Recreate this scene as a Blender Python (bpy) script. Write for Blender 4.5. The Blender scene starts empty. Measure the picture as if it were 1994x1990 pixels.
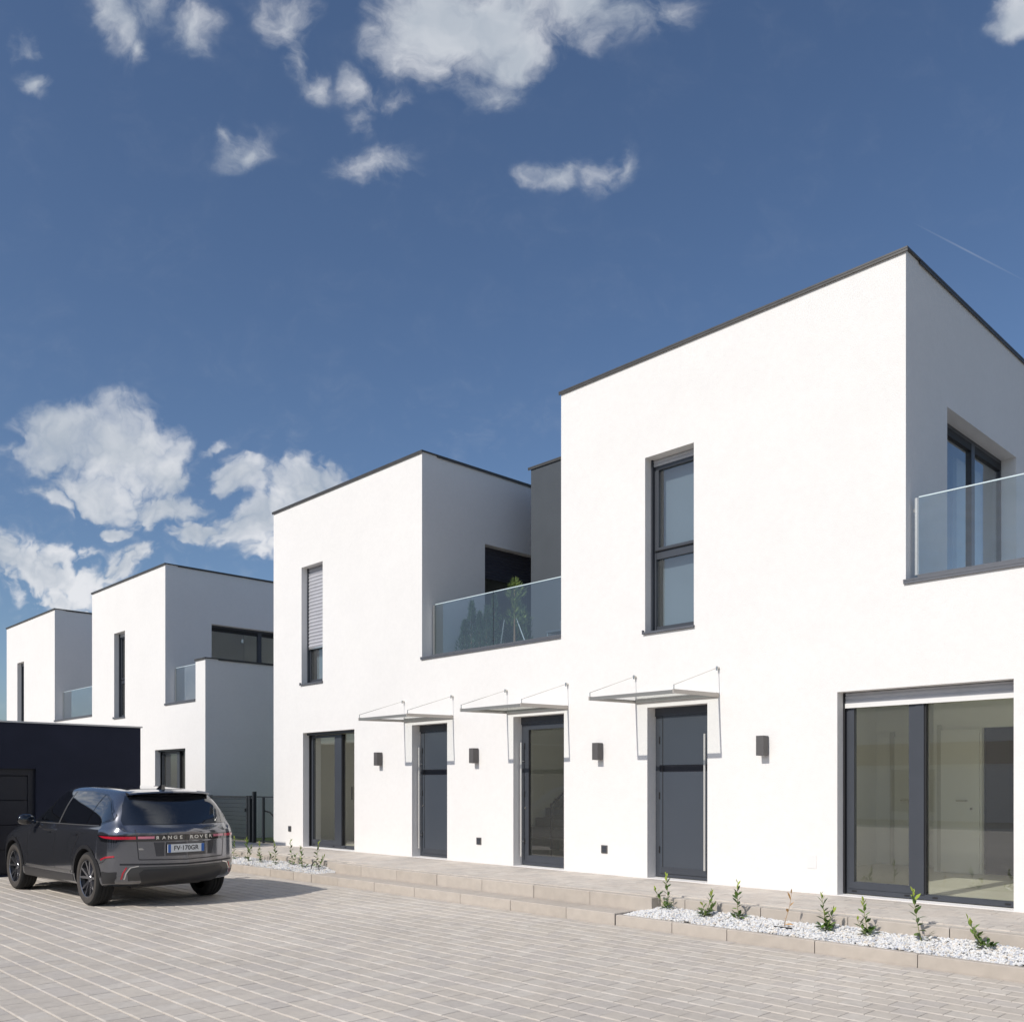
import bpy, bmesh, math, random
import numpy as np
from mathutils import Vector, Matrix
from mathutils.bvhtree import BVHTree
random.seed(7)
S = bpy.context.scene
COL = S.collection

# ------------------------------------------------------------------ camera
cd = bpy.data.cameras.new('camera'); cam = bpy.data.objects.new('camera', cd); COL.objects.link(cam)
cam.location = (0, 0, 1.65)
cam.rotation_euler = (math.radians(90), 0, math.radians(45.96))
cd.sensor_fit = 'HORIZONTAL'; cd.sensor_width = 36; cd.lens = 36 * 1790.5 / 1994
cd.shift_y = 533.5 / 1994; cd.clip_end = 3000; cd.clip_start = 0.05
S.camera = cam
S.render.resolution_x = 1024; S.render.resolution_y = 1021

# ------------------------------------------------------------------ world: sky with drifting clouds
SUN_EL, SUN_AZ = math.radians(37.9), math.radians(182.2)      # azimuth clockwise from +Y
W = bpy.data.worlds.new('World'); S.world = W; W.use_nodes = True
nt = W.node_tree; nt.nodes.clear(); NL = nt.links
def N(t, **k):
    n = nt.nodes.new(t)
    for a, b in k.items(): setattr(n, a, b)
    return n
def M(op, a, b=None, c=None, clamp=False):
    n = N('ShaderNodeMath', operation=op); n.use_clamp = clamp
    for i, v in enumerate((a, b, c)):
        if v is None: continue
        if isinstance(v, (int, float)): n.inputs[i].default_value = v
        else: NL.new(v, n.inputs[i])
    return n.outputs[0]
def VM(op, a, b=None):
    n = N('ShaderNodeVectorMath', operation=op)
    for i, v in enumerate((a, b)):
        if v is None: continue
        if isinstance(v, (tuple, list)): n.inputs[i].default_value = v
        else: NL.new(v, n.inputs[i])
    return n.outputs['Value'] if op in ('DOT_PRODUCT', 'LENGTH') else n.outputs[0]
def MR(v, a, b, c, d, smooth=True):
    n = N('ShaderNodeMapRange'); n.interpolation_type = 'SMOOTHSTEP' if smooth else 'LINEAR'
    NL.new(v, n.inputs[0])
    for i, x in enumerate((a, b, c, d)): n.inputs[i + 1].default_value = x
    return n.outputs[0]
sky = N('ShaderNodeTexSky', sky_type='NISHITA'); sky.sun_disc = False
sky.sun_elevation = SUN_EL; sky.sun_rotation = SUN_AZ
sky.air_density = 1.0; sky.dust_density = 1.6; sky.ozone_density = 1.6; sky.altitude = 300
tc = N('ShaderNodeTexCoord'); D = VM('NORMALIZE', tc.outputs['Generated'])
NW, NE = (-.7189, .6951, 0), (.6951, .7189, 0)                 # two horizontal compass axes
dn, de, dz = VM('DOT_PRODUCT', D, NW), VM('DOT_PRODUCT', D, NE), VM('DOT_PRODUCT', D, (0, 0, 1))
dn1 = M('MAXIMUM', dn, .08)
cu, cv = M('DIVIDE', de, dn1), M('DIVIDE', dz, dn1)
cmb = N('ShaderNodeCombineXYZ'); NL.new(cu, cmb.inputs[0]); NL.new(cv, cmb.inputs[1]); UV = cmb.outputs[0]
# domain warp so that no cloud keeps an elliptical outline
nz0 = N('ShaderNodeTexNoise'); nz0.inputs['Scale'].default_value = 7; nz0.inputs['Detail'].default_value = 5
NL.new(UV, nz0.inputs['Vector'])
wv = VM('SCALE', VM('SUBTRACT', nz0.outputs['Color'], (.5, .5, .5))); wv.node.inputs['Scale'].default_value = .085
nz1 = N('ShaderNodeTexNoise'); nz1.inputs['Scale'].default_value = 26; nz1.inputs['Detail'].default_value = 6
NL.new(UV, nz1.inputs['Vector'])
wv1 = VM('SCALE', VM('SUBTRACT', nz1.outputs['Color'], (.5, .5, .5))); wv1.node.inputs['Scale'].default_value = .035
UVW = VM('ADD', UV, VM('MULTIPLY', VM('ADD', wv, wv1), (1, 1, 0)))
# (x, y, rx, ry, angle, weight): place on the sky of each cloud lobe, in 1/1790 radian-like units
CL = [(120,852,95,58,0,1),(235,866,115,74,0,1.1),(322,905,58,46,0,1),(190,950,88,50,20,.95),(330,980,80,34,-5,.85),
      (225,1022,34,18,0,.7),(408,862,26,14,-25,.6),(100,945,70,22,0,.45),(30,875,40,22,0,.5),
      (455,922,50,36,0,1.05),(585,945,92,52,-10,1),(525,1005,120,42,-12,1),(405,1028,62,20,0,.9),(530,1075,45,40,0,.5),(650,905,50,22,20,.55),
      (45,1098,150,52,10,1),(130,1160,110,34,8,.7),(255,1098,70,34,-20,.6),(95,1078,90,30,0,.8),
      (35,95,34,34,30,.75),(60,165,48,26,35,.9),
      (225,45,40,90,-25,.8),(265,95,24,42,-25,.75),(380,55,52,60,20,.78),(300,20,70,40,0,.6),
      (560,35,65,60,0,.78),(570,110,34,50,0,.6),(612,160,40,36,30,.6),
      (850,50,110,100,-10,1.25),(960,40,140,80,0,1.15),(1000,110,70,50,-40,1.05),(950,180,52,34,0,.85),(840,120,60,50,0,.9),
      (1130,25,90,70,0,.95),(1190,60,60,80,30,.72),(1270,40,80,60,20,.5),
      (705,170,52,32,30,.7),(778,205,32,30,0,.62),(700,230,30,30,0,.5),(480,285,60,36,-35,.66),(440,270,20,36,0,.55),(725,310,90,34,5,.7),
      (1080,330,60,26,-32,.78),(1165,320,60,34,10,.62),(1215,310,22,40,0,.6),(1040,350,26,26,0,.5),
      (1980,32,48,42,0,1.15)]
acc = None
for (x, y, rx, ry, an, w) in CL:
    c = ((x - 997) / 1790.5, (1528.5 - y) / 1790.5, 0)
    mp = N('ShaderNodeMapping'); mp.vector_type = 'TEXTURE'
    mp.inputs['Location'].default_value = c
    mp.inputs['Rotation'].default_value = (0, 0, -math.radians(an))
    mp.inputs['Scale'].default_value = (rx * (1.44 if y > 800 else 1.55) / 1790.5, ry * (1.44 if y > 800 else 1.55) / 1790.5, 1)
    NL.new(UVW, mp.inputs['Vector'])
    v = M('MULTIPLY', M('SUBTRACT', 1.0, VM('LENGTH', mp.outputs[0]), clamp=True), float(w if y > 800 or w > .94 else w * .8))
    acc = v if acc is None else M('SMOOTH_MAX', acc, v, .12)
acc = M('MULTIPLY', acc, MR(dn, .1, .25, 0, 1))
# the rest of the sky carries the same kind of scattered clouds
for (dx, dy, dzz, r) in [(.8,.3,.35,.2),(.5,-.6,.4,.25),(-.3,-.9,.32,.22),(-.95,-.2,.3,.2),(.1,.2,.95,.3),(-.3,-.5,.8,.25),(.9,-.3,.2,.18),(.75,.62,.2,.16),(-.9,-.45,.15,.15)]:
    q = Vector((dx, dy, dzz)).normalized()
    wq = VM('ADD', D, wv)
    v = M('MULTIPLY', M('SUBTRACT', 1.0, M('MULTIPLY', VM('LENGTH', VM('SUBTRACT', wq, tuple(q))), 1 / r), clamp=True), .9)
    acc = M('MAXIMUM', acc, v)
nz = N('ShaderNodeTexNoise'); nz.inputs['Scale'].default_value = 16; nz.inputs['Detail'].default_value = 9; nz.inputs['Roughness'].default_value = .62
nz.inputs['Distortion'].default_value = .35
NL.new(VM('ADD', UVW, VM('MULTIPLY', D, (0, 0, 1))), nz.inputs['Vector'])
vo = N('ShaderNodeTexNoise'); vo.inputs['Scale'].default_value = 24; vo.inputs['Detail'].default_value = 3; vo.inputs['Roughness'].default_value = .55
NL.new(VM('ADD', UVW, (0.0, 0.0, 7.3)), vo.inputs['Vector'])
puff = M('MULTIPLY', M('SUBTRACT', M('ABSOLUTE', M('SUBTRACT', vo.outputs[0], .5)), .07), MR(cv, .2, .5, 2.2, .3))
fb = M('ADD', M('SUBTRACT', nz.outputs[0], .5), puff)
dens = M('ADD', acc, M('MULTIPLY', fb, M('MULTIPLY', MR(acc, 0, .3, 0, 1), 1.3)))
low = MR(cv, .18, .55, 1, 0)                                   # low clouds are denser cumulus, high ones thin wisps
d_cum, d_wsp = MR(dens, .07, .52, 0, 1), MR(dens, .07, .95, 0, 1)
mixd = N('ShaderNodeMix'); NL.new(low, mixd.inputs[0]); NL.new(d_wsp, mixd.inputs[2]); NL.new(d_cum, mixd.inputs[3])
DENS = mixd.outputs[0]
nz2 = N('ShaderNodeTexNoise'); nz2.inputs['Scale'].default_value = 9; nz2.inputs['Detail'].default_value = 7
NL.new(VM('ADD', UVW, (0.0, -.03, 3.1)), nz2.inputs['Vector'])
shd = M('ADD', M('MULTIPLY', MR(nz2.outputs[0], .3, .7, 0, 1), MR(acc, .3, 1.0, 1, .55)), M('MULTIPLY', puff, 1.3), clamp=True)
ccol = N('ShaderNodeMix', data_type='RGBA'); NL.new(shd, ccol.inputs[0])
ccol.inputs[6].default_value = (5.0, 5.6, 6.4, 1); ccol.inputs[7].default_value = (9.1, 9.2, 9.5, 1)
grad = N('ShaderNodeMix', data_type='RGBA'); grad.blend_type = 'MULTIPLY'; grad.inputs[0].default_value = 1
grad.inputs[7].default_value = (.88, .99, 1.13, 1); NL.new(sky.outputs[0], grad.inputs[6])
SKYTINT = grad
# thin vapour trail
vt = N('ShaderNodeMapping'); vt.vector_type = 'TEXTURE'
vt.inputs['Location'].default_value = ((1890 - 997) / 1790.5, (1528.5 - 492) / 1790.5, 0); vt.inputs['Rotation'].default_value = (0, 0, -math.radians(27.4))
vt.inputs['Scale'].default_value = (130 / 1790.5, 2.6 / 1790.5, 1); NL.new(UV, vt.inputs['Vector'])
trail = M('MULTIPLY', M('SUBTRACT', 1.0, VM('LENGTH', vt.outputs[0]), clamp=True), .16)
ALL = M('ADD', M('MULTIPLY', DENS, .93), M('MULTIPLY', trail, MR(dn, .1, .3, 0, 1)), clamp=True)
mx = N('ShaderNodeMix', data_type='RGBA'); NL.new(ALL, mx.inputs[0]); NL.new(grad.outputs[2], mx.inputs[6]); NL.new(ccol.outputs[2], mx.inputs[7])
bg = N('ShaderNodeBackground'); bg.inputs['Strength'].default_value = .091; NL.new(mx.outputs[2], bg.inputs['Color'])
wo = N('ShaderNodeOutputWorld'); NL.new(bg.outputs[0], wo.inputs[0])
W.cycles.sampling_method = 'MANUAL'; W.cycles.sample_map_resolution = 256

# ------------------------------------------------------------------ sun
sd = bpy.data.lights.new('sun', 'SUN'); sd.energy = 3.4; sd.angle = math.radians(.5); sd.color = (1, .95, .885)
so = bpy.data.objects.new('sun', sd); COL.objects.link(so); so.location = (-2, -20, 18)
sdir = Vector((math.sin(SUN_AZ) * math.cos(SUN_EL), math.cos(SUN_AZ) * math.cos(SUN_EL), math.sin(SUN_EL)))
so.rotation_euler = sdir.to_track_quat('Z', 'Y').to_euler()
S.view_settings.view_transform = 'Standard'; S.view_settings.look = 'None'; S.view_settings.gamma = 1
S.view_settings.exposure = 0; S.view_settings.use_curve_mapping = False
S.render.engine = 'CYCLES'
S.cycles.max_bounces = 8; S.cycles.transparent_max_bounces = 16; S.cycles.diffuse_bounces = 6

# ------------------------------------------------------------------ materials
def mat(name, col, rough=.6, metal=0, noise=0, nscale=8, bump=0, bscale=80, spec=.5, coat=0, tint=None, streak=None, big=0):
    m = bpy.data.materials.new(name); m.use_nodes = True; t = m.node_tree; b = t.nodes['Principled BSDF']
    b.inputs['Base Color'].default_value = (*col, 1); b.inputs['Roughness'].default_value = rough
    b.inputs['Metallic'].default_value = metal; b.inputs['Specular IOR Level'].default_value = spec
    b.inputs['Coat Weight'].default_value = coat; b.inputs['Coat Roughness'].default_value = .03
    co = t.nodes.new('ShaderNodeTexCoord')
    if noise or tint:
        n = t.nodes.new('ShaderNodeTexNoise'); n.inputs['Scale'].default_value = nscale; n.inputs['Detail'].default_value = 6
        if streak:
            mp = t.nodes.new('ShaderNodeMapping'); mp.inputs['Scale'].default_value = streak
            t.links.new(co.outputs['Object'], mp.inputs[0]); t.links.new(mp.outputs[0], n.inputs['Vector'])
        else: t.links.new(co.outputs['Object'], n.inputs['Vector'])
        r = t.nodes.new('ShaderNodeMapRange'); t.links.new(n.outputs[0], r.inputs[0]); r.inputs[1].default_value = .3; r.inputs[2].default_value = .7
        x = t.nodes.new('ShaderNodeMix'); x.data_type = 'RGBA'; t.links.new(r.outputs[0], x.inputs[0])
        lo = tuple(c * (1 - noise) for c in col) if tint is None else tint
        x.inputs[6].default_value = (*lo, 1); x.inputs[7].default_value = (*(min(1, c * (1 + noise)) for c in col), 1)
        t.links.new(x.outputs[2], b.inputs['Base Color'])
        if big:       # wear and dust patches that run on from stone to stone
            gp = t.nodes.new('ShaderNodeNewGeometry'); t.links.new(gp.outputs['Position'], n.inputs['Vector'])
            prev = x.outputs[2]
            for sc, am in ((.45, big), (2.3, big * .7)):
                n2 = t.nodes.new('ShaderNodeTexNoise'); n2.inputs['Scale'].default_value = sc; n2.inputs['Detail'].default_value = 5; n2.inputs['Distortion'].default_value = .6
                t.links.new(gp.outputs['Position'], n2.inputs['Vector'])
                r2 = t.nodes.new('ShaderNodeMapRange'); t.links.new(n2.outputs[0], r2.inputs[0]); r2.inputs[1].default_value = .32; r2.inputs[2].default_value = .68; r2.inputs[3].default_value = 1 - am; r2.inputs[4].default_value = 1 + am
                m2 = t.nodes.new('ShaderNodeVectorMath'); m2.operation = 'SCALE'; t.links.new(prev, m2.inputs[0]); t.links.new(r2.outputs[0], m2.inputs['Scale']); prev = m2.outputs[0]
            t.links.new(prev, b.inputs['Base Color'])
    if bump:
        n = t.nodes.new('ShaderNodeTexNoise'); n.inputs['Scale'].default_value = bscale; n.inputs['Detail'].default_value = 5
        t.links.new(co.outputs['Object'], n.inputs['Vector'])
        bp = t.nodes.new('ShaderNodeBump'); bp.inputs['Strength'].default_value = bump; bp.inputs['Distance'].default_value = .01
        t.links.new(n.outputs[0], bp.inputs['Height']); t.links.new(bp.outputs[0], b.inputs['Normal'])
    return m
def glass(name, tint, refl=1.0, ior=1.6, rough=0.0, wob=.0, light_veil=0, edge=None):
    m = bpy.data.materials.new(name); m.use_nodes = True; t = m.node_tree; t.nodes.clear()
    o = t.nodes.new('ShaderNodeOutputMaterial'); a = t.nodes.new('ShaderNodeBsdfTransparent'); a.inputs[0].default_value = (*tint, 1)
    g = t.nodes.new('ShaderNodeBsdfGlossy'); g.inputs['Roughness'].default_value = rough; g.inputs[0].default_value = (.96, .98, 1, 1)
    f = t.nodes.new('ShaderNodeFresnel'); f.inputs[0].default_value = ior
    k = t.nodes.new('ShaderNodeMath'); k.operation = 'MULTIPLY'; k.inputs[1].default_value = refl; k.use_clamp = True
    ge = t.nodes.new('ShaderNodeNewGeometry'); bk = t.nodes.new('ShaderNodeMath'); bk.operation = 'SUBTRACT'; bk.inputs[0].default_value = 1
    t.links.new(ge.outputs['Backfacing'], bk.inputs[1]); kk = t.nodes.new('ShaderNodeMath'); kk.operation = 'MULTIPLY'
    t.links.new(f.outputs[0], kk.inputs[0]); t.links.new(bk.outputs[0], kk.inputs[1]); t.links.new(kk.outputs[0], k.inputs[0]); x = t.nodes.new('ShaderNodeMixShader')
    t.links.new(k.outputs[0], x.inputs[0]); t.links.new(a.outputs[0], x.inputs[1]); t.links.new(g.outputs[0], x.inputs[2]); t.links.new(x.outputs[0], o.inputs[0])
    if light_veil:      # painted pale haze that brightens the glass in place of room light
        df = t.nodes.new('ShaderNodeBsdfDiffuse'); df.inputs[0].default_value = (.8, .8, .76, 1); y = t.nodes.new('ShaderNodeMixShader')
        dm = t.nodes.new('ShaderNodeMath'); dm.operation = 'MULTIPLY'; dm.inputs[1].default_value = light_veil; t.links.new(bk.outputs[0], dm.inputs[0])
        t.links.new(dm.outputs[0], y.inputs[0]); t.links.new(x.outputs[0], y.inputs[1]); t.links.new(df.outputs[0], y.inputs[2]); t.links.new(y.outputs[0], o.inputs[0])
    if edge:      # longer path through the pane at grazing angles
        lw = t.nodes.new('ShaderNodeLayerWeight'); lw.inputs[0].default_value = .5; pw = t.nodes.new('ShaderNodeMath'); pw.operation = 'POWER'; pw.inputs[1].default_value = 5
        t.links.new(lw.outputs['Facing'], pw.inputs[0]); cm = t.nodes.new('ShaderNodeMix'); cm.data_type = 'RGBA'; t.links.new(pw.outputs[0], cm.inputs[0])
        cm.inputs[6].default_value = (*tint, 1); cm.inputs[7].default_value = (*edge, 1); t.links.new(cm.outputs[2], a.inputs[0])
    if wob:
        n = t.nodes.new('ShaderNodeTexNoise'); n.inputs['Scale'].default_value = 1.3; co = t.nodes.new('ShaderNodeTexCoord')
        t.links.new(co.outputs['Object'], n.inputs['Vector']); bp = t.nodes.new('ShaderNodeBump'); bp.inputs['Strength'].default_value = wob
        bp.inputs['Distance'].default_value = .01; t.links.new(n.outputs[0], bp.inputs['Height']); t.links.new(bp.outputs[0], g.inputs['Normal'])
    return m
STUCCO = mat('white_stucco', (.80, .778, .75), .85, noise=.014, nscale=14, bump=.5, bscale=90, spec=.2, big=.013)
PAINTW = mat('interior_white', (.93, .925, .86), .7, spec=.2)
GREYST = mat('dark_grey_stucco', (.078, .088, .100), .85, noise=.05, nscale=2, bump=.35, bscale=140, spec=.2)
NAVYST = mat('navy_black_render', (.022, .025, .042), .8, noise=.12, nscale=1.5, bump=.2, bscale=120, spec=.25)
NAVYDR = mat('black_panel_paint', (.012, .012, .018), .45, noise=.1)
ANTH = mat('anthracite_aluminium', (.052, .058, .07), .38, noise=.05, nscale=3, spec=.5)
ANTHD = mat('dark_seal_rubber', (.01, .01, .012), .6)
DOORP = mat('door_panel_lacquer', (.062, .072, .088), .3, noise=.04, nscale=1.2, spec=.5)
COPE = mat('coping_sheet_metal', (.075, .072, .068), .45, metal=.2, noise=.15, nscale=6)
SILL = mat('grey_sill_metal', (.12, .125, .14), .45, metal=.2, noise=.08)
ALU = mat('brushed_aluminium', (.62, .62, .60), .32, metal=.9, noise=.05, nscale=30)
BARM = mat('satin_steel_bar', (.70, .68, .64), .4, metal=.45)
STEEL = mat('stainless_steel', (.66, .64, .60), .25, metal=1, noise=.04, nscale=20)
SLAT = mat('grey_blind_slats', (.45, .46, .49), .5, noise=.05, nscale=4)
SLATL = mat('light_blind_slats', (.44, .44, .47), .5, noise=.04, nscale=4)
SLATD = mat('dark_blind_slats', (.06, .062, .08), .5)
LAMPM = mat('lamp_grey_brown', (.10, .094, .092), .5, noise=.06, nscale=10)
VENTM = mat('outlet_plate_grey', (.11, .105, .10), .5)
COVERW = mat('white_cover_plate', (.76, .745, .73), .5)
SKYSHEEN = mat('painted_sky_sheen', (.125, .16, .205), .9, noise=.06, nscale=1.5)  # pale blue put in for bright sky mirrored in the glass
GLW = glass('window_glass', (.965, .985, .965), 1.6, 1.8, wob=.02, light_veil=.04)
GLB = glass('balustrade_glass', (.88, .935, .955), 2.0, 1.55, light_veil=.02)
GLC = glass('canopy_glass', (.97, .98, .97), 1.0, 1.5, edge=(.52, .52, .49))
GLEDGE = mat('glass_edge', (.62, .72, .74), .2, spec=.6)
PAV = [mat('paver_%s' % n, c, .85, noise=.06, nscale=14, bump=.4, bscale=170, spec=.25, big=.06) for n, c in
       (('beige', (.55, .497, .432)), ('sand', (.57, .515, .445)), ('grey', (.54, .492, .437)), ('pale', (.585, .535, .47)))]
PAVT = [mat('terrace_paver_%s' % n, c, .85, noise=.06, nscale=14, bump=.4, bscale=170, spec=.25, big=.05) for n, c in
       (('beige', (.585, .525, .46)), ('pale', (.61, .555, .49)), ('grey', (.555, .505, .45)))]
SAND = mat('joint_sand', (.54, .495, .435), .95, noise=.1, nscale=40, spec=.1)
KERB = mat('beige_concrete', (.49, .435, .375), .85, noise=.06, nscale=9, bump=.5, bscale=150, spec=.25, big=.05)
KERBP = mat('pale_beige_concrete', (.51, .455, .395), .85, noise=.06, nscale=9, bump=.5, bscale=150, spec=.25)
GRV = [mat('gravel_' + n, c, .6, noise=.06, nscale=60) for n, c in (('white', (.74, .73, .71)), ('cream', (.68, .62, .54)), ('grey', (.56, .57, .60)), ('bluish', (.42, .44, .48)))]
SOIL = mat('gravel_bed_base', (.40, .38, .35), .95, noise=.2, nscale=60)
LEAF = [mat('leaf_' + n, c, .38, noise=.15, nscale=30) for n, c in (('deep', (.05, .10, .018)), ('mid', (.12, .20, .03)), ('young', (.30, .38, .05)), ('dry', (.55, .30, .09)))]
STEM = mat('green_stem', (.20, .22, .07), .6)
TWIG = mat('dry_twig', (.42, .27, .14), .7)
BARK = mat('pine_bark', (.25, .15, .09), .9, noise=.2, nscale=20)
NEED = [mat('needle_' + n, c, .6, noise=.2, nscale=20) for n, c in (('dark', (.04, .085, .045)), ('mid', (.08, .14, .06)), ('light', (.22, .29, .07)))]
FENCE = mat('dark_fence_coating', (.025, .03, .035), .5, metal=.2)
GRASS = mat('lawn_grass', (.06, .10, .025), .95, noise=.3, nscale=15, bump=.5, bscale=60)
EARTH = mat('far_ground', (.20, .185, .15), .95, noise=.2, nscale=.2)
FLOORI = mat('interior_floor_tile', (.66, .62, .51), .35, noise=.04, nscale=3)
BALC = mat('balcony_tile', (.30, .29, .28), .7, noise=.06)
WOODB = mat('brown_wood_boards', (.30, .17, .08), .6, noise=.2, nscale=3, streak=(1, 1, 12))
ROOFM = mat('roof_membrane', (.30, .30, .29), .9, noise=.1)
PLANTER = mat('pale_planter', (.42, .42, .38), .7, noise=.08)
CONC = mat('apartment_concrete', (.34, .32, .30), .8, noise=.05)

# ------------------------------------------------------------------ object helpers
def wloc(o):
    v = Vector((0, 0, 0))
    while o: v += o.location; o = o.parent
    return v
def tag(o, label=None, cat=None, group=None, kind=None):
    if label: o['label'] = label
    if cat: o['category'] = cat
    if group: o['group'] = group
    if kind: o['kind'] = kind
    return o
def empty(name, loc, label=None, cat=None, group=None, kind=None):
    o = bpy.data.objects.new(name, None); o.empty_display_size = .2; COL.objects.link(o); o.location = loc
    return tag(o, label, cat, group, kind)
class Fr:
    def __init__(s, O, U, N): s.O, s.U, s.N = Vector(O), Vector(U), Vector(N)
    def p(s, u, v, n): return s.O + s.U * u + Vector((0, 0, v)) + s.N * n
WORLD = Fr((0, 0, 0), (1, 0, 0), (0, 1, 0))        # u=x, v=z, n=y
class MB:
    def __init__(s): s.v, s.f, s.mi = [], [], []
    def quad(s, ps, mi=0):
        b = len(s.v); s.v += [tuple(p) for p in ps]; s.f.append(tuple(range(b, b + len(ps)))); s.mi.append(mi); return s
    def box(s, fr, u0, u1, v0, v1, n0, n1, mi=0, ch=0):
        u0, u1 = sorted((u0, u1)); v0, v1 = sorted((v0, v1)); n0, n1 = sorted((n0, n1))
        b = len(s.v)
        c = min(ch, (u1 - u0) / 3, (n1 - n0) / 3)
        if ch:      # chamfered top
            lv = [(u0, u1, n0, n1, v0), (u0, u1, n0, n1, v1 - ch), (u0 + c, u1 - c, n0 + c, n1 - c, v1)]
        else: lv = [(u0, u1, n0, n1, v0), (u0, u1, n0, n1, v1)]
        for (a0, a1, c0, c1, v) in lv:
            for (u, n) in ((a0, c0), (a1, c0), (a1, c1), (a0, c1)): s.v.append(tuple(fr.p(u, v, n)))
        fs = [(3, 2, 1, 0)]
        for k in range(len(lv) - 1):
            for i in range(4): j = (i + 1) % 4; fs.append((k*4 + i, k*4 + j, k*4 + 4 + j, k*4 + 4 + i))
        k = (len(lv) - 1) * 4; fs.append((k, k + 1, k + 2, k + 3))
        for q in fs: s.f.append(tuple(b + i for i in q)); s.mi.append(mi)
        return s
    def tube(s, p0, p1, r, seg=8, r1=None, cap=True, mi=0):
        p0, p1 = Vector(p0), Vector(p1); r1 = r if r1 is None else r1
        d = (p1 - p0).normalized(); a = d.orthogonal().normalized(); c = d.cross(a); b = len(s.v)
        for (p, q) in ((p0, r), (p1, r1)):
            for i in range(seg):
                t = 2 * math.pi * i / seg; s.v.append(tuple(p + (a * math.cos(t) + c * math.sin(t)) * q))
        for i in range(seg):
            j = (i + 1) % seg; s.f.append((b + i, b + j, b + seg + j, b + seg + i)); s.mi.append(mi)
        if cap:
            s.f.append(tuple(b + i for i in reversed(range(seg)))); s.mi.append(mi)
            s.f.append(tuple(b + seg + i for i in range(seg))); s.mi.append(mi)
        return s
    def each(s, name, m, parent=None, per=8):
        """every box becomes an object of its own"""
        for k in range(len(s.v) // per):
            q = MB(); q.v = s.v[k*per:(k+1)*per]; q.f = [tuple(i - k*per for i in f) for f in s.f if k*per <= f[0] < (k+1)*per]; q.mi = [0] * len(q.f); q.build(name, m, parent)
    def build(s, name, m, parent=None, smooth=False, weld=False, loc=None):
        off = wloc(parent) if parent else (Vector(loc) if loc else Vector((0, 0, 0)))
        me = bpy.data.meshes.new(name); me.from_pydata([(a - off.x, b - off.y, c - off.z) for a, b, c in s.v], [], s.f)
        for x in (m if isinstance(m, (list, tuple)) else [m]): me.materials.append(x)
        if isinstance(m, (list, tuple)): me.polygons.foreach_set('material_index', s.mi)
        bm = bmesh.new(); bm.from_mesh(me)
        if weld: bmesh.ops.remove_doubles(bm, verts=bm.verts, dist=.0005)
        bmesh.ops.recalc_face_normals(bm, faces=bm.faces)
        bm.to_mesh(me); bm.free()
        if smooth: me.polygons.foreach_set('use_smooth', [True] * len(me.polygons))
        o = bpy.data.objects.new(name, me); COL.objects.link(o)
        if parent: o.parent = parent
        elif loc: o.location = loc
        return o
def inst(name, me, parent, loc, rot=(0, 0, 0), sc=1):
    o = bpy.data.objects.new(name, me); COL.objects.link(o); o.parent = parent
    o.location = Vector(loc) - (wloc(parent) if parent else Vector()); o.rotation_euler = rot
    o.scale = (sc, sc, sc) if isinstance(sc, (int, float)) else sc
    return o
def bx(name, m, parent, *a, fr=WORLD, ch=0): return MB().box(fr, *a, ch=ch).build(name, m, parent)
def slab(name, fr, us, vs, solid, th, m, parent):
    """wall of thickness th behind the plane n=0 with rectangular openings and real reveals"""
    us, vs = sorted(set(us)), sorted(set(vs)); g = {}
    for i in range(len(us) - 1):
        for j in range(len(vs) - 1): g[i, j] = solid((us[i] + us[i+1]) / 2, (vs[j] + vs[j+1]) / 2)
    b = MB()
    for (i, j), s_ in g.items():
        if not s_: continue
        u0, u1, v0, v1 = us[i], us[i+1], vs[j], vs[j+1]
        b.quad([fr.p(u0, v0, 0), fr.p(u1, v0, 0), fr.p(u1, v1, 0), fr.p(u0, v1, 0)])
        b.quad([fr.p(u0, v0, -th), fr.p(u0, v1, -th), fr.p(u1, v1, -th), fr.p(u1, v0, -th)])
        for (di, dj, e) in ((-1, 0, (u0, v0, u0, v1)), (1, 0, (u1, v0, u1, v1)), (0, -1, (u0, v0, u1, v0)), (0, 1, (u0, v1, u1, v1))):
            if not g.get((i + di, j + dj), False):
                b.quad([fr.p(e[0], e[1], 0), fr.p(e[2], e[3], 0), fr.p(e[2], e[3], -th), fr.p(e[0], e[1], -th)])
    return b.build(name, m, parent, weld=True)
def inrect(rs): return lambda u, v: any(a < u < b and c < v < d for a, b, c, d in rs)

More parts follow.
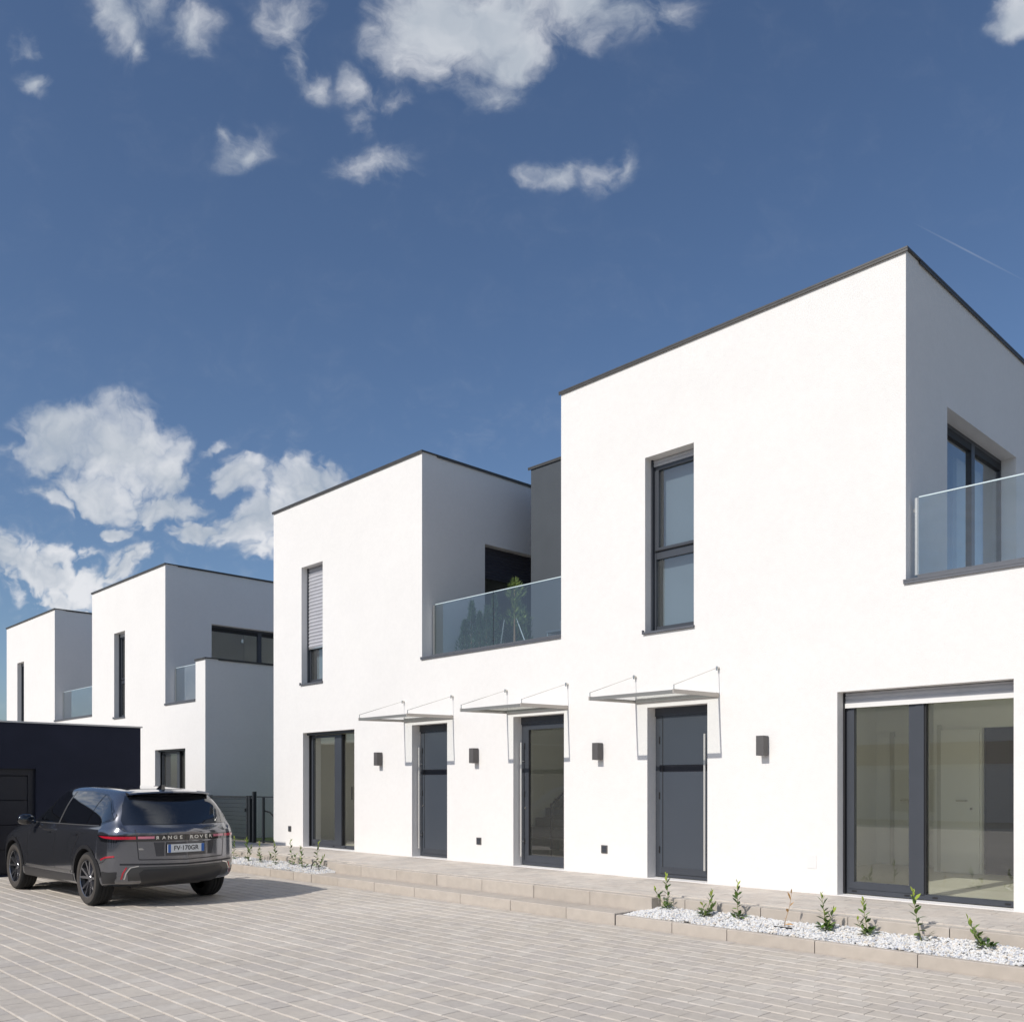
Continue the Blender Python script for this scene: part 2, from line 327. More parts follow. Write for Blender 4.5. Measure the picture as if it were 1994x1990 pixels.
# ================================================================== GROUND
YF = 10.6; ZT = .31
MB().box(WORLD, -900, 900, -.20, -.06, -900, 900).build('ground', EARTH)['kind'] = 'structure'
court = MB().box(WORLD, -45, 9, -.058, -.009, -16, 8.42).build('courtyard_paving', SAND); court['kind'] = 'structure'
def paver_mesh(w, d, m, c=.008, name='paver'):
    b = MB(); x0, x1, y0, y1 = -w/2, w/2, -d/2, d/2; e = .0015
    P = lambda x, y, z: (x, y, z)
    b.quad([P(x0+e, y0+c, 0), P(x1-e, y0+c, 0), P(x1-e, y1-c, 0), P(x0+e, y1-c, 0)])
    b.quad([P(x0, y0, -c*.8), P(x1, y0, -c*.8), P(x1-e, y0+c, 0), P(x0+e, y0+c, 0)])
    b.quad([P(x1, y1, -c*.8), P(x0, y1, -c*.8), P(x0+e, y1-c, 0), P(x1-e, y1-c, 0)])
    b.quad([P(x0, y1, -c*.8), P(x0, y0, -c*.8), P(x0+e, y0+c, 0), P(x0+e, y1-c, 0)])
    b.quad([P(x1, y0, -c*.8), P(x1, y1, -c*.8), P(x1-e, y1-c, 0), P(x1-e, y0+c, 0)])
    for (a, q) in (((x0, y0), (x1, y0)), ((x1, y0), (x1, y1)), ((x1, y1), (x0, y1)), ((x0, y1), (x0, y0))):
        b.quad([P(*a, -.02), P(*q, -.02), P(*q, -c*.8), P(*a, -c*.8)])
    o = b.build(name, m); me = o.data; bpy.data.objects.remove(o); return me
NPAV = [paver_mesh(.1975, .188, m) for m in PAV]
def lay(parent, meshes, mats, cells, z, name, nmax=300):
    """cells nearest the camera become single pavers, the rest one joined surface"""
    F = Vector((-.7189, .6951)); cand = []
    for (x, y, w) in cells:
        d = x * F.x + y * F.y; l = x * .6951 + y * .7189
        vis = d > 3.2 and abs(l / d) < .58 and (1.65 - z) / d < .262
        cand.append((d if vis else 1e3 + d, x, y, w))
    cand.sort(); V, Fc, MI = [], [], []; n = 0
    for (k, x, y, w) in cand:
        r = int(random.random() * len(meshes)); jz = random.uniform(-.0012, .0012); rx, ry = random.gauss(0, .0035), random.gauss(0, .002)
        if n < nmax and k < 1e3 and w == 1:
            inst(name, meshes[r], parent, (x, y, z + jz), (rx, ry, 0)); n += 1
        else:
            b = len(V)
            for v in meshes[r].vertices:
                V.append((x + v.co.x * w, y + v.co.y, z + jz + v.co.z + v.co.y * rx - v.co.x * ry))
            for p in meshes[r].polygons: Fc.append(tuple(b + i for i in p.vertices)); MI.append(r)
    me = bpy.data.meshes.new(name + '_field'); me.from_pydata(V, [], Fc)
    for m in mats: me.materials.append(m)
    me.polygons.foreach_set('material_index', MI)
    o = bpy.data.objects.new(name + '_field', me); COL.objects.link(o); o.parent = parent; o.location = -wloc(parent); o['kind'] = 'stuff'
cells = []
for r in range(0, 48):
    y = 8.32 - .2 * r; off = .1 * (r % 2); x = -18.2 + off
    while x < 1.2: cells.append((x, y, 1)); x += .2
    if y > 7.5:
        x = -18.4 + off
        while x > -24: cells.append((x, y, 1)); x -= .2
lay(court, NPAV, PAV, cells, 0, 'paver')
court2 = MB().box(WORLD, -45, 1.1, -.0085, -.004, -16, -1.2).build('rear_paving', PAV[0]); court2['kind'] = 'structure'

# terrace along the houses
terr = MB().box(WORLD, -40, 6, -.05, ZT - .012, 9.06, YF + .02).build('terrace', SAND); terr['kind'] = 'structure'
MB().box(WORLD, -13.5, -6.72, -.05, ZT - .012, 8.95, 9.058).build('terrace_base', SAND, terr)
TPAV = [paver_mesh(.197, .197, m, .002, 'terrace_paver') for m in PAVT]
cells = []
for r in range(0, 9):
    y = YF - .1 - .2 * r; off = .1 * (r % 2); x = -18.6 + off
    if y < 8.96: break
    while x < 0.6:
        if y > 9.2 or -13.45 < x < -6.8: cells.append((x, y, 1))
        x += .2
lay(terr, TPAV, PAVT, cells, ZT, 'terrace_paver')

def blocks(name, parent, xs, y0, y1, z0, z1, m, ch=.008):
    for a, b in zip(xs[:-1], xs[1:]):
        MB().box(WORLD, a + .004, b - .004, z0, z1 + random.uniform(-.0015, .0015), y0 + random.uniform(-.002, .002), y1, ch=ch).build(name, m if random.random() < .6 else KERBP, parent)
steps = empty('entrance_steps', (-10, 8.8, 0), kind='structure'); steps['label'] = 'two long beige concrete block steps up to the terrace'
blocks('step_block', steps, [-13.62, -12.81, -11.80, -10.79, -9.75, -8.74, -7.74, -6.96], 8.42, 8.815, -.04, .138, KERB)
blocks('step_block', steps, [-13.50, -12.73, -11.75, -10.75, -9.74, -8.70, -7.70, -6.72], 8.82, 8.95, -.04, .308, KERB)
ke = empty('bed_kerb', (-3, 8.5, 0), kind='structure')
blocks('kerb_stone', ke, [-6.95, -6.14, -5.43, -4.43, -3.43, -2.43, -1.43, -.43, .6, 1.6], 8.42, 8.50, -.04, .122, KERB)
blocks('kerb_stone', ke, [-22.1, -21, -20, -19, -18, -17, -16, -15, -14.2, -13.625], 8.42, 8.50, -.04, .135, KERB)
te = empty('terrace_edging', (-3, 9.02, 0), kind='structure')
blocks('edging_stone', te, [-6.715, -6.36, -5.36, -4.36, -3.36, -2.36, -1.36, -.36, .64, 1.6], 8.98, 9.058, -.04, .306, KERB)
blocks('edging_stone', te, [-22.1, -21, -20, -19, -18, -17, -16, -15, -14, -13.505], 8.98, 9.058, -.04, .306, KERB)

def gravel(name, x0, x1, n, label, zf, zb, dz=.0):
    y0, y1 = 8.50, 8.98
    MB().box(WORLD, x0, x1, -.05, zf - .03, y0, y1).build(name + '_soil', SOIL)['kind'] = 'structure'
    rng = np.random.default_rng(3)
    t = (1 + 5 ** .5) / 2
    ico = np.array([(-1,t,0),(1,t,0),(-1,-t,0),(1,-t,0),(0,-1,t),(0,1,t),(0,-1,-t),(0,1,-t),(t,0,-1),(t,0,1),(-t,0,-1),(-t,0,1)]) / 1.9
    fac = np.array([(0,11,5),(0,5,1),(0,1,7),(0,7,10),(0,10,11),(1,5,9),(5,11,4),(11,10,2),(10,7,6),(7,1,8),(3,9,4),(3,4,2),(3,2,6),(3,6,8),(3,8,9),(4,9,5),(2,4,11),(6,2,10),(8,6,7),(9,8,1)])
    xs = rng.uniform(x0 + .01, x1 - .01, n); ys = rng.uniform(y0 + .008, y1 - .01, n)
    tt = (ys - y0) / (y1 - y0)
    zs = zf + (zb - zf) * tt ** .8 + .012 * np.sin(xs * 5.1 + ys * 9) - rng.uniform(0, .022, n) - .004
    ends = np.clip((xs - x0) / .35, 0, 1) * np.clip((x1 - xs) / .35, 0, 1); zs -= (1 - ends) * (zs - .115) * .8 * (zs > .115)
    r = rng.uniform(.008, .0165, n)
    V = np.zeros((n, 12, 3))
    base = ico[None] * r[:, None, None] * rng.uniform(.65, 1.25, (n, 1, 3)) * rng.uniform(.85, 1.15, (n, 12, 1))
    a = rng.uniform(0, 6.28, n); ca, sa = np.cos(a)[:, None], np.sin(a)[:, None]
    V[..., 0] = base[..., 0] * ca - base[..., 1] * sa + xs[:, None]; V[..., 1] = base[..., 0] * sa + base[..., 1] * ca + ys[:, None]; V[..., 2] = base[..., 2] * .8 + zs[:, None]
    Fc = (fac[None] + 12 * np.arange(n)[:, None, None]).reshape(-1, 3)
    me = bpy.data.meshes.new(name); me.from_pydata(V.reshape(-1, 3).tolist(), [], Fc.tolist())
    for m in GRV: me.materials.append(m)
    mi = rng.choice(4, n, p=[.62, .16, .15, .07]); me.polygons.foreach_set('material_index', np.repeat(mi, 20).tolist())
    o = bpy.data.objects.new(name, me); COL.objects.link(o)
    tag(o, label, 'gravel', kind='stuff')
gravel('white_gravel', -6.94, 0.6, 22000, 'white pebble gravel filling the planting bed right of the steps', .128, .215)
gravel('white_gravel', -18.5, -13.63, 9000, 'white pebble gravel filling the bed left of the steps behind the car', .14, .215)

# ================================================================== HOUSES
def pane(b, fr, u0, u1, v0, v1, n, name, m, parent):
    MB().box(fr, u0, u1, v0, v1, n - .006, n + .006).build(name, m, parent)
def ring(b, fr, u0, u1, v0, v1, w, n0, n1, wb=None, wt=None):
    wb = w if wb is None else wb; wt = w if wt is None else wt
    b.box(fr, u0, u0 + w, v0, v1, n0, n1); b.box(fr, u1 - w, u1, v0, v1, n0, n1)
    b.box(fr, u0 + w, u1 - w, v0, v0 + wb, n0, n1); b.box(fr, u0 + w, u1 - w, v1 - wt, v1, n0, n1)
def slats(b, fr, u0, u1, v0, v1, n, pitch=.05, th=.012):
    v = v0
    while v < v1 - .005:
        t = min(pitch, v1 - v)
        b.quad([fr.p(u0, v, n), fr.p(u1, v, n), fr.p(u1, v + t*.55, n + th), fr.p(u0, v + t*.55, n + th)])
        b.quad([fr.p(u0, v + t*.55, n + th), fr.p(u1, v + t*.55, n + th), fr.p(u1, v + t, n), fr.p(u0, v + t, n)])
        v += pitch
def tall_window(par, fr, u0, u1, v0, v1, sill=True, transom=None, blind=None, bm_=SLAT, box=.10, inner=None):
    """recessed aluminium window: frame, panes, blind box, sill; fr plane n=0 is the wall face"""
    R = -.20
    w = MB(); ring(w, fr, u0, u1, v0, v1, .05, R - .07, R); win = w.build('window', ANTH, par)
    f = MB(); f.box(fr, u0, u0 + .022, v0, v1, R + .001, R + .06); f.box(fr, u1 - .022, u1, v0, v1, R + .001, R + .06); f.each('guide_rail', ANTH, win)
    s = MB()
    ins = .055
    if transom:
        MB().box(fr, u0 + .05, u1 - .05, transom - .055, transom + .055, R - .06, R - .005).build('transom', ANTH, win)
        ring(s, fr, u0 + .052, u1 - .052, transom + .057, v1 - box - .002, .05, R - .055, R + .012)
    MB().box(fr, u0 + .051, u1 - .051, v0 + .051, v0 + .10, R - .06, R - .01).build('bottom_rail', ANTH, win)
    if s.v: s.build('sash', ANTH, win)
    if inner: MB().box(fr, u0 + .06, u1 - .052, v0 + .06, v1 - .06, R - .16, R - .155).build('sky_sheen_sheet', inner, win)  # added sheet behind the panes, coloured like a sky reflection
    if transom:
        pane(None, fr, u0 + .10, u1 - .10, transom + .10, v1 - box - .05, R - .03, 'pane', GLW, win)
        pane(None, fr, u0 + .05, u1 - .05, v0 + .10, transom - .055, R - .04, 'pane', GLW, win)
        b = MB(); b.box(fr, u0 + .012, u1 - .012, transom + .058, transom + .07, R + .013, R + .02); b.build('seal', ANTHD, win)
    else: pane(None, fr, u0 + .05, u1 - .05, v0 + .10, v1 - .05, R - .03, 'pane', GLW, win)
    if blind is not None:
        bl = MB(); slats(bl, fr, u0 + .024, u1 - .024, blind + .03, v1 - .002, R + .02, .075, .02); o = bl.build('roller_blind', bm_, par)
        MB().box(fr, u0 + .024, u1 - .024, blind, blind + .035, R + .012, R + .034).build('bottom_bar', ALU if bm_ is not SLATD else SLATD, o)
    else:
        bl = MB(); slats(bl, fr, u0 + .024, u1 - .024, v1 - box, v1 - .002, R + .02, .05); bl.build('roller_blind', bm_, par)
    if sill:
        b = MB(); b.box(fr, u0 - .015, u1 + .015, v0 - .028, v0 + .002, -.22, .035); b.box(fr, u0 - .03, u0 - .015, v0 - .03, v0 + .03, -.02, .038)
        b.build('window_sill', SILL, win)
    return win
def coping(name, par, pts_fr, m=COPE):
    b = MB()
    for (fr, u0, u1, v) in pts_fr:
        b.box(fr, u0, u1, v, v + .022, -.34, .03); b.box(fr, u0, u1, v - .028, v, .012, .026)
    return b.build(name, m, par)
def balustrade(par, x0, x1, y, z0, z1, seams=(), wallpost=True):
    fr = Fr((0, y, 0), (1, 0, 0), (0, -1, 0)); xs = [x0] + list(seams) + [x1]
    g = MB().box(fr, x0, x1, z0 - .02, z0 + .05, -.04, .03).build('glass_balustrade', SILL, par)
    for a, b_ in zip(xs[:-1], xs[1:]):
        MB().box(fr, a + .006, b_ - .006, z0 + .05, z1, -.009, .009).build('glass_panel', GLB, g)
        MB().box(fr, a + .006, b_ - .006, z1 + .0005, z1 + .014, -.011, .011).build('top_edge_strip', GLEDGE, g)
        MB().box(fr, a + .001, a + .0055, z0 + .05, z1, -.009, .009).build('glass_edge_line', ANTHD if a != x0 else ALU, g)
    if wallpost:
        b = MB(); b.box(fr, x0 - .035, x0 - .004, z0 + .05, z1, -.02, .02)
        b.build('end_post', ALU, g); MB().box(fr, x0 - .055, x0 - .036, z1 - .16, z1 - .12, -.01, .01).build('wall_clamp', STEEL, g)
    return g

# ---------------- near row
H1 = empty('terraced_house', (-9, 14, ZT), 'near white cubic terraced house with canopied doors, glass balcony and tall window', 'house')
FRF = Fr((0, YF, 0), (1, 0, 0), (0, -1, 0))
TOP, FL = 7.80, 3.985
open1 = [(-8.20, -7.36, 3.85, 6.365), (-17.54, -16.70, 3.84, 6.37), (-17.48, -15.53, ZT + .01, 2.78), (-13.65, -12.63, ZT + .01, 2.77),
         (-10.93, -9.79, ZT + .01, 2.78), (-8.16, -7.14, ZT + .01, 2.765), (-5.28, -3.31, ZT + .01, 2.78), (-2.75, -.85, ZT + .01, 2.78)]
prof1 = [(-18.73, -13.35, -.05, TOP), (-13.35, -9.85, -.05, FL), (-9.85, -4.45, -.05, TOP), (-4.45, 4.45, -.05, FL)]
us = [x for r in open1 + prof1 for x in r[:2]]; vs = [-.05, ZT + .01, 2.765, 2.77, 2.78, 3.84, 3.85, FL, 6.365, 6.37, TOP]
slab('front_wall', FRF, us, vs, lambda u, v: inrect(prof1)(u, v) and not inrect(open1)(u, v), .30, STUCCO, H1)
YB = 21.0
def side(name, x, facing, y0, y1, v0, v1, holes, par, m=STUCCO):
    fr = Fr((x, 0, 0), (0, 1, 0), (1, 0, 0)) if facing > 0 else Fr((x, 0, 0), (0, -1, 0), (-1, 0, 0))
    if facing < 0: y0, y1 = -y1, -y0
    return slab(name, fr, [y0, y1] + [h for q in holes for h in q[:2]], [v0, v1] + [h for q in holes for h in q[2:]],
         lambda u, v: y0 < u < y1 and v0 < v < v1 and not inrect(holes)(u, v), .30, m, par)
side('side_wall', -13.35, 1, YF + .30, YB, FL, TOP, [(12.17, 14.75, FL + .03, 6.385)], H1)
side('side_wall', -4.45, 1, YF + .30, YB, FL, TOP, [(11.82, 14.36, FL + .03, 6.345)], H1)
side('side_wall', -18.73, -1, YF + .30, YB, -.05, TOP, [], H1)
side('side_wall', -9.85, -1, YF + .30, YB, FL, TOP, [], H1)
side('side_wall', 4.45, 1, YF + .30, YB, -.05, FL, [], H1)
bx('back_wall', STUCCO, H1, -18.43, -4.76, -.05, TOP - .3, YB - .001, YB + .28); bx('back_wall', STUCCO, H1, -4.75, 4.15, -.05, FL - .3, YB - .001, YB + .28)
# roofs, balcony decks, upper floor
for (a, b_) in ((-18.43, -13.65), (-9.55, -4.75)): bx('roof', ROOFM, H1, a, b_, TOP - .28, TOP - .15, YF + .301, YB - .002)
for (a, b_) in ((-13.349, -9.851), (-4.449, 4.149)): bx('balcony_deck', BALC, H1, a, b_, FL - .25, FL - .012, YF + .301, YB - .002)
for (a, b_) in ((-18.43, -13.65), (-9.55, -4.75)): bx('upper_floor', PAINTW, H1, a, b_, 3.42, 3.62, YF + .301, YB - .002)
# stair tower block of dark grey render behind the balcony
slab('stair_tower_wall', Fr((0, 12.70, 0), (1, 0, 0), (0, -1, 0)), [-12.60, -9.86], [FL - .01, TOP], lambda u, v: True, .30, GREYST, H1)
side('stair_tower_wall', -12.60, -1, 13.0, YB, FL - .01, TOP, [], H1, GREYST)
bx('roof', ROOFM, H1, -12.29, -9.86, TOP - .28, TOP - .15, 13.0, YB - .002)
FS = lambda x: Fr((x, 0, 0), (0, 1, 0), (1, 0, 0))
FN = lambda x: Fr((x, 0, 0), (0, -1, 0), (-1, 0, 0))
coping('roof_coping', H1, [(FRF, -18.76, -13.32, TOP + .002), (FS(-13.35), YF + .345, YB + .3, TOP + .002), (FN(-18.73), -YB - .3, -YF - .345, TOP + .002)])
coping('roof_coping', H1, [(FRF, -9.88, -4.42, TOP + .002), (FS(-4.45), YF + .345, YB + .3, TOP + .002), (FN(-9.85), -YB - .3, -YF - .345, TOP + .002)])
coping('roof_coping', H1, [(Fr((0, 12.70, 0), (1, 0, 0), (0, -1, 0)), -12.66, -9.86, TOP + .002), (FN(-12.60), -YB, -13.045, TOP + .002)])
coping('balcony_coping', H1, [(FRF, -13.37, -9.852, FL + .002)], SILL)
coping('balcony_coping', H1, [(FRF, -4.47, 4.45, FL + .002)], SILL)
balustrade(H1, -13.28, -9.86, 10.86, FL + .04, 4.995, [-11.69])
balustrade(H1, -4.37, 4.40, 10.76, FL + .04, 4.965, [-2.67, -.9, .87, 2.63])
tall_window(H1, FRF, -8.20, -7.36, 3.85, 6.365, transom=4.98, inner=SKYSHEEN)
tall_window(H1, FRF, -17.54, -16.70, 3.84, 6.37, blind=4.60, bm_=SLATL, inner=SKYSHEEN)
# side windows onto the balconies
def side_window(par, x, y0, y1, z0, z1, blind=None, mull=.55):
    fr = FS(x); R = -.20; w = MB(); ring(w, fr, y0, y1, z0, z1, .06, R - .07, R); win = w.build('window', ANTH, par)
    ym = y0 + (y1 - y0) * mull
    b = MB(); b.box(fr, ym - .06, ym + .06, z0 + .06, z1 - .06, R - .06, R + .015); b.build('mullion', ANTH, win)
    b = MB(); b.box(fr, y0 + .061, ym - .061, z1 - .16, z1 - .061, R - .05, R + .01); b.box(fr, ym + .061, y1 - .061, z1 - .16, z1 - .061, R - .05, R + .01); b.each('head_rail', ANTHD, win)
    pane(None, fr, y0 + .06, ym - .06, z0 + .06, z1 - .16, R - .03, 'pane', GLW, win)
    pane(None, fr, ym + .06, y1 - .06, z0 + .06, z1 - .16, R - .03, 'pane', GLW, win)
    if blind is not None:
        bl = MB(); slats(bl, fr, y0 + .02, y1 - .02, blind + .03, z1 - .002, R + .03, .06); o = bl.build('roller_blind', SLATD, par)
        MB().box(fr, y0 + .02, y1 - .02, blind, blind + .035, R + .02, R + .045).build('bottom_bar', SLATD, o)
side_window(H1, -4.45, 11.82, 14.36, FL + .03, 6.345)
side_window(H1, -13.35, 12.17, 14.75, FL + .03, 6.385, blind=5.76)

# big terrace glazing
def glazing(par, x0, x1, z0, z1, xm, mw, box, light=False, small=False):
    fr = FRF; R = -.20; w = MB(); ring(w, fr, x0, x1, z0, z1, .045, R - .08, R, wb=.06); win = w.build('window', ANTH, par)
    b = MB(); b.box(fr, x0, x0 + .022, z0, z1, R + .001, R + .05); b.box(fr, x1 - .022, x1, z0, z1, R + .001, R + .05); b.each('guide_rail', ANTHD, win)
    b = MB(); ring(b, fr, x0 + .046, xm, z0 + .061, z1 - box + (.09 if box > .08 else 0), .075 if not small else .05, R - .06, R + .01, wb=.085); b.build('sash', ANTH, win)
    b = MB(); b.box(fr, xm + .002, xm + mw, z0 + .061, z1 - box + (.09 if box > .08 else 0), R - .07, R + .018); b.build('mullion', ANTH, win)
    b = MB(); b.box(fr, xm + mw + .001, xm + mw + .02, z0 + .062, z1 - box, R - .068, R + .002); b.build('seal', ANTHD, win)
    e = .075 if not small else .05
    pane(None, fr, x0 + .046 + e, xm - e, z0 + .146, z1 - box - e + (.09 if box > .08 else 0), R - .03, 'pane', GLW, win)
    pane(None, fr, xm + mw + .02, x1 - .045, z0 + .06, z1 - .045, R - .05, 'pane', GLW, win)
    b = MB()
    for q in (x0 + .12, xm - .1, xm + mw + .12, x1 - .12): b.box(fr, q - .03, q + .03, z0 + .02, z0 + .04, R + .0005, R + .004)
    b.each('drain_cap', ANTHD, win)
    if box > .08:
        bl = MB(); slats(bl, fr, x0 + .024, x1 - .024, z1 - box + .05, z1 - .005, R + .03, .055); o = bl.build('roller_blind', SLAT, par)
        MB().box(fr, x0 + .024, x1 - .024, z1 - box, z1 - box + .055, R + .022, R + .046).build('bottom_bar', mat('white_bar', (.75, .74, .72), .4), o)
    else: MB().box(fr, x0 + .002, x1 - .002, z1 - .05, z1 - .001, R + .052, R + .10).build('head_strip', ANTH, win)
    return win
glazing(H1, -5.28, -3.31, ZT + .02, 2.78, -4.42, .10, .19)
glazing(H1, -2.75, -.85, ZT + .02, 2.78, -1.95, .10, .19)  # added unseen glazing, put in to let more sun into the room
glazing(H1, -17.48, -15.53, ZT + .02, 2.78, -16.49, .22, .06, small=True)
MB().tube((-15.9, YF + .19, 1.35), (-15.9, YF + .19, 1.62), .012).build('window', ANTHD, H1).name = 'pull_handle'
bx('threshold', KERBP, H1, -18.0, -.3, ZT - .011, ZT + .006, YF + .012, YF + .29)

def panel_door(par, x0, x1, z1, glassy=False, bar='left'):
    fr = FRF; R = -.20; z0 = ZT + .02
    w = MB(); ring(w, fr, x0, x1, z0, z1, .07, R - .08, R, wb=.05); d = w.build('door_frame', ANTH, par)
    b = MB(); b.box(fr, x0 + .002, x1 - .002, z1 - .12, z1 - .001, R + .001, R + .02); b.build('head_panel', ANTH, d)
    a, c = x0 + .074, x1 - .074
    if not glassy:
        q = MB(); q.box(fr, a, c, z0 + .052, 1.84, R - .05, R + .006); lf = q.build('door', DOORP, par)
        MB().box(fr, a, c, 1.94, z1 - .122, R - .05, R + .006).build('upper_panel', DOORP, lf)
        MB().box(fr, a, c, 1.842, 1.938, R - .05, R - .006).build('dark_band', NAVYDR, lf)
        MB().box(fr, a + .05, a + .062, z0 + .10, z1 - .125, R + .0065, R + .009).build('groove_strip', ANTHD, lf)
        MB().box(fr, a + .03, c - .03, z0 + .052, z0 + .14, R + .0065, R + .016).build('kick_rail', ANTH, lf)
    else:
        q = MB(); ring(q, fr, a, c, z0 + .052, z1 - .122, .09, R - .05, R + .006, wb=.11); lf = q.build('door', ANTH, par)
        pane(None, fr, a + .09, c - .09, z0 + .162, z1 - .212, R - .03, 'pane', GLW, lf)
        MB().box(fr, a + .09, a + .105, z0 + .162, z1 - .212, R - .02, R + .008).build('seal', ANTHD, lf)
    hx = (x0 + .055) if bar == 'left' else (x1 - .13)
    hz1 = 2.36
    h = MB(); h.tube(fr.p(hx, .47, R + .075), fr.p(hx, hz1, R + .075), .016, 12)
    for z in (.72, 2.05): h.tube(fr.p(hx, z, R + .004), fr.p(hx, z, R + .07), .009, 8)
    h.build('handle', BARM, lf)
    k = MB(); k.tube(fr.p(hx + (.035 if bar == 'left' else .05), 1.27, R), fr.p(hx + (.035 if bar == 'left' else .05), 1.27, R + .014), .02, 12); k.build('lock', STEEL, lf)
    hb = MB(); q_ = x1 - .055 if bar == 'left' else x0 + .055
    for z in (.72, 1.5, 2.3): MB().tube(fr.p(x0 + .075, z - .05, R + .012), fr.p(x0 + .075, z + .05, R + .012), .009, 8).build('hinge', ANTHD, d)
    return lf
panel_door(H1, -13.65, -12.63, 2.77)
panel_door(H1, -10.93, -9.79, 2.78, glassy=True)
panel_door(H1, -8.16, -7.14, 2.765, bar='right')

# interiors seen through the glass
def room(x0, x1, y1, z1=2.95, fl=FLOORI):
    bx('interior_floor', fl, H1, x0, x1, ZT - .15, ZT + .022, YF + .302, y1)
    bx('ceiling', PAINTW, H1, x0, x1, z1, z1 + .1, YF + .302, y1)
def iwall(*a): return bx('interior_wall', PAINTW, H1, *a)
room(-6.98, -.5, 15.3)
iwall(-6.98, -6.88, ZT, 2.95, YF + .302, 15.3); iwall(-.6, -.5, ZT, 2.95, YF + .302, 14.45)
iwall(-5.62, -4.93, ZT, 2.95, 14.40, 14.5); iwall(-4.93, -4.45, 2.5, 2.95, 14.40, 14.5); iwall(-4.45, -.6, ZT, 2.95, 14.40, 14.5)
iwall(-5.62, -5.52, ZT, 2.95, 14.5, 15.2); iwall(-6.88, -5.52, ZT, 2.95, 15.2, 15.3)
bx('doorway_shade_sheet', mat('painted_room_shade', (.03, .03, .035), .9), H1, -4.93, -4.45, ZT + .023, 2.5, 14.55, 14.6)  # near-black sheet, shade of the room beyond put into its colour
dr = bx('interior_door', PAINTW, H1, -5.50, -4.95, ZT + .03, 2.48, 14.355, 14.395)
MB().tube((-5.12, 14.35, 1.42), (-5.12, 14.30, 1.42), .012).tube((-5.12, 14.30, 1.42), (-5.26, 14.30, 1.42), .01).build('handle', STEEL, dr)
MB().tube((-5.06, 14.354, 1.30), (-5.06, 14.345, 1.30), .018).build('keyhole', STEEL, dr)
bx('door_trim', mat('door_trim_cream', (.62, .61, .52), .5), H1, -5.56, -5.505, ZT + .03, 2.56, 14.37, 14.399)
dr = bx('interior_door', PAINTW, H1, -6.55, -5.72, ZT + .03, 2.45, 15.15, 15.195)
MB().tube((-6.42, 15.15, 1.40), (-6.42, 15.10, 1.40), .012).tube((-6.42, 15.10, 1.40), (-6.28, 15.10, 1.40), .01).build('handle', STEEL, dr)
bx('door_trim', bpy.data.materials['door_trim_cream'], H1, -6.63, -6.56, ZT + .03, 2.53, 15.16, 15.198)
bx('skirting_board', PAINTW, H1, -4.44, -.61, ZT + .023, ZT + .09, 14.385, 14.399)
MB().tube((-4.6, 13.2, 2.949), (-4.6, 13.2, 2.90), .07, 16).build('ceiling_spot', ALU, H1)
room(-18.4, -14.1, 15.5)
iwall(-18.4, -14.1, ZT, 2.95, 15.5, 15.6); iwall(-14.2, -14.1, ZT, 2.95, YF + .302, 15.5)
dr = bx('interior_door', PAINTW, H1, -17.9, -17.05, ZT + .03, 2.4, 15.45, 15.495)
room(-12.55, -9.3, 15.0)
iwall(-12.6, -12.5, ZT, 2.95, YF + .302, 15); iwall(-9.3, -9.2, ZT, 2.95, YF + .302, 15); iwall(-12.5, -9.3, ZT, 2.95, 15, 15.1)
st = MB()
for k in range(9): st.box(WORLD, -12.49 + 0, -11.35, ZT + .023, ZT + .18 * (k + 1), 11.9 + .27 * k, 11.9 + .27 * (k + 1) - .001)
st.build('staircase', mat('stair_grey', (.16, .16, .14), .6), H1)
MB().tube((-11.3, 11.9, 1.3), (-11.3, 14.3, 2.9), .02).tube((-11.3, 11.9, 1.3), (-11.3, 11.9, .34), .015).build('handrail', ANTHD, H1)
# first floor rooms: partition behind the windows
iwall(-9.54, -4.76, 3.63, 7.5, 15.5, 15.6); iwall(-18.42, -13.66, 3.63, 7.5, 15.8, 15.9)
bx('curtain', mat('sheer_curtain', (.55, .55, .5), .9, noise=.15, nscale=20, streak=(8, 8, .2)), H1, -4.95, -4.90, 4.05, 6.2, 13.35, 14.3)

# wall lamps, outlets, cover plates (things fixed to the wall)
lampL = [(-14.625, 'small grey box wall lamp between the left glazing and the first canopied door'), (-11.835, 'small grey box wall lamp between the first door and the glass door'),
         (-9.04, 'small grey box wall lamp between the glass door and the nearest solid door'), (-6.26, 'small grey box wall lamp between the nearest solid door and the large glazing')]
for i, (x, lab) in enumerate(lampL):
    o = empty('wall_lamp', (x, YF, 2.16), lab, 'wall lamp', 'box wall lamps on the white front')
    MB().box(FRF, x - .04, x + .04, 2.07, 2.25, .001, .012).build('mounting_plate', LAMPM, o)
    b = MB(); b.box(FRF, x - .055, x + .055, 2.03, 2.285, .012, .135)
    q = b.build('lamp_housing', LAMPM, o)
    bv = q.modifiers.new('edge', 'BEVEL'); bv.width = .004; bv.segments = 2
    MB().tube((x, YF - .075, 2.0295), (x, YF - .075, 2.026), .035, 16).build('lens', COVERW, o)
for (x, z, lab) in [(-18.02, .69, 'tiny grey outlet plate low on the wall left of the left glazing'), (-11.775, .69, 'tiny grey outlet plate low on the wall between first and glass door'),
                    (-8.96, .69, 'tiny grey outlet plate low on the wall left of the nearest solid door')]:
    o = empty('outlet_plate', (x, YF, z), lab, 'outlet', 'outlet plates low on the front wall')
    MB().box(FRF, x - .058, x + .058, z - .06, z + .06, .001, .014).build('frame', VENTM, o)
    MB().box(FRF, x - .04, x + .04, z + .004, z + .044, .0145, .02).build('flap', ANTH, o)
    MB().box(FRF, x - .04, x + .04, z - .044, z - .004, .0145, .02).build('flap', ANTH, o)
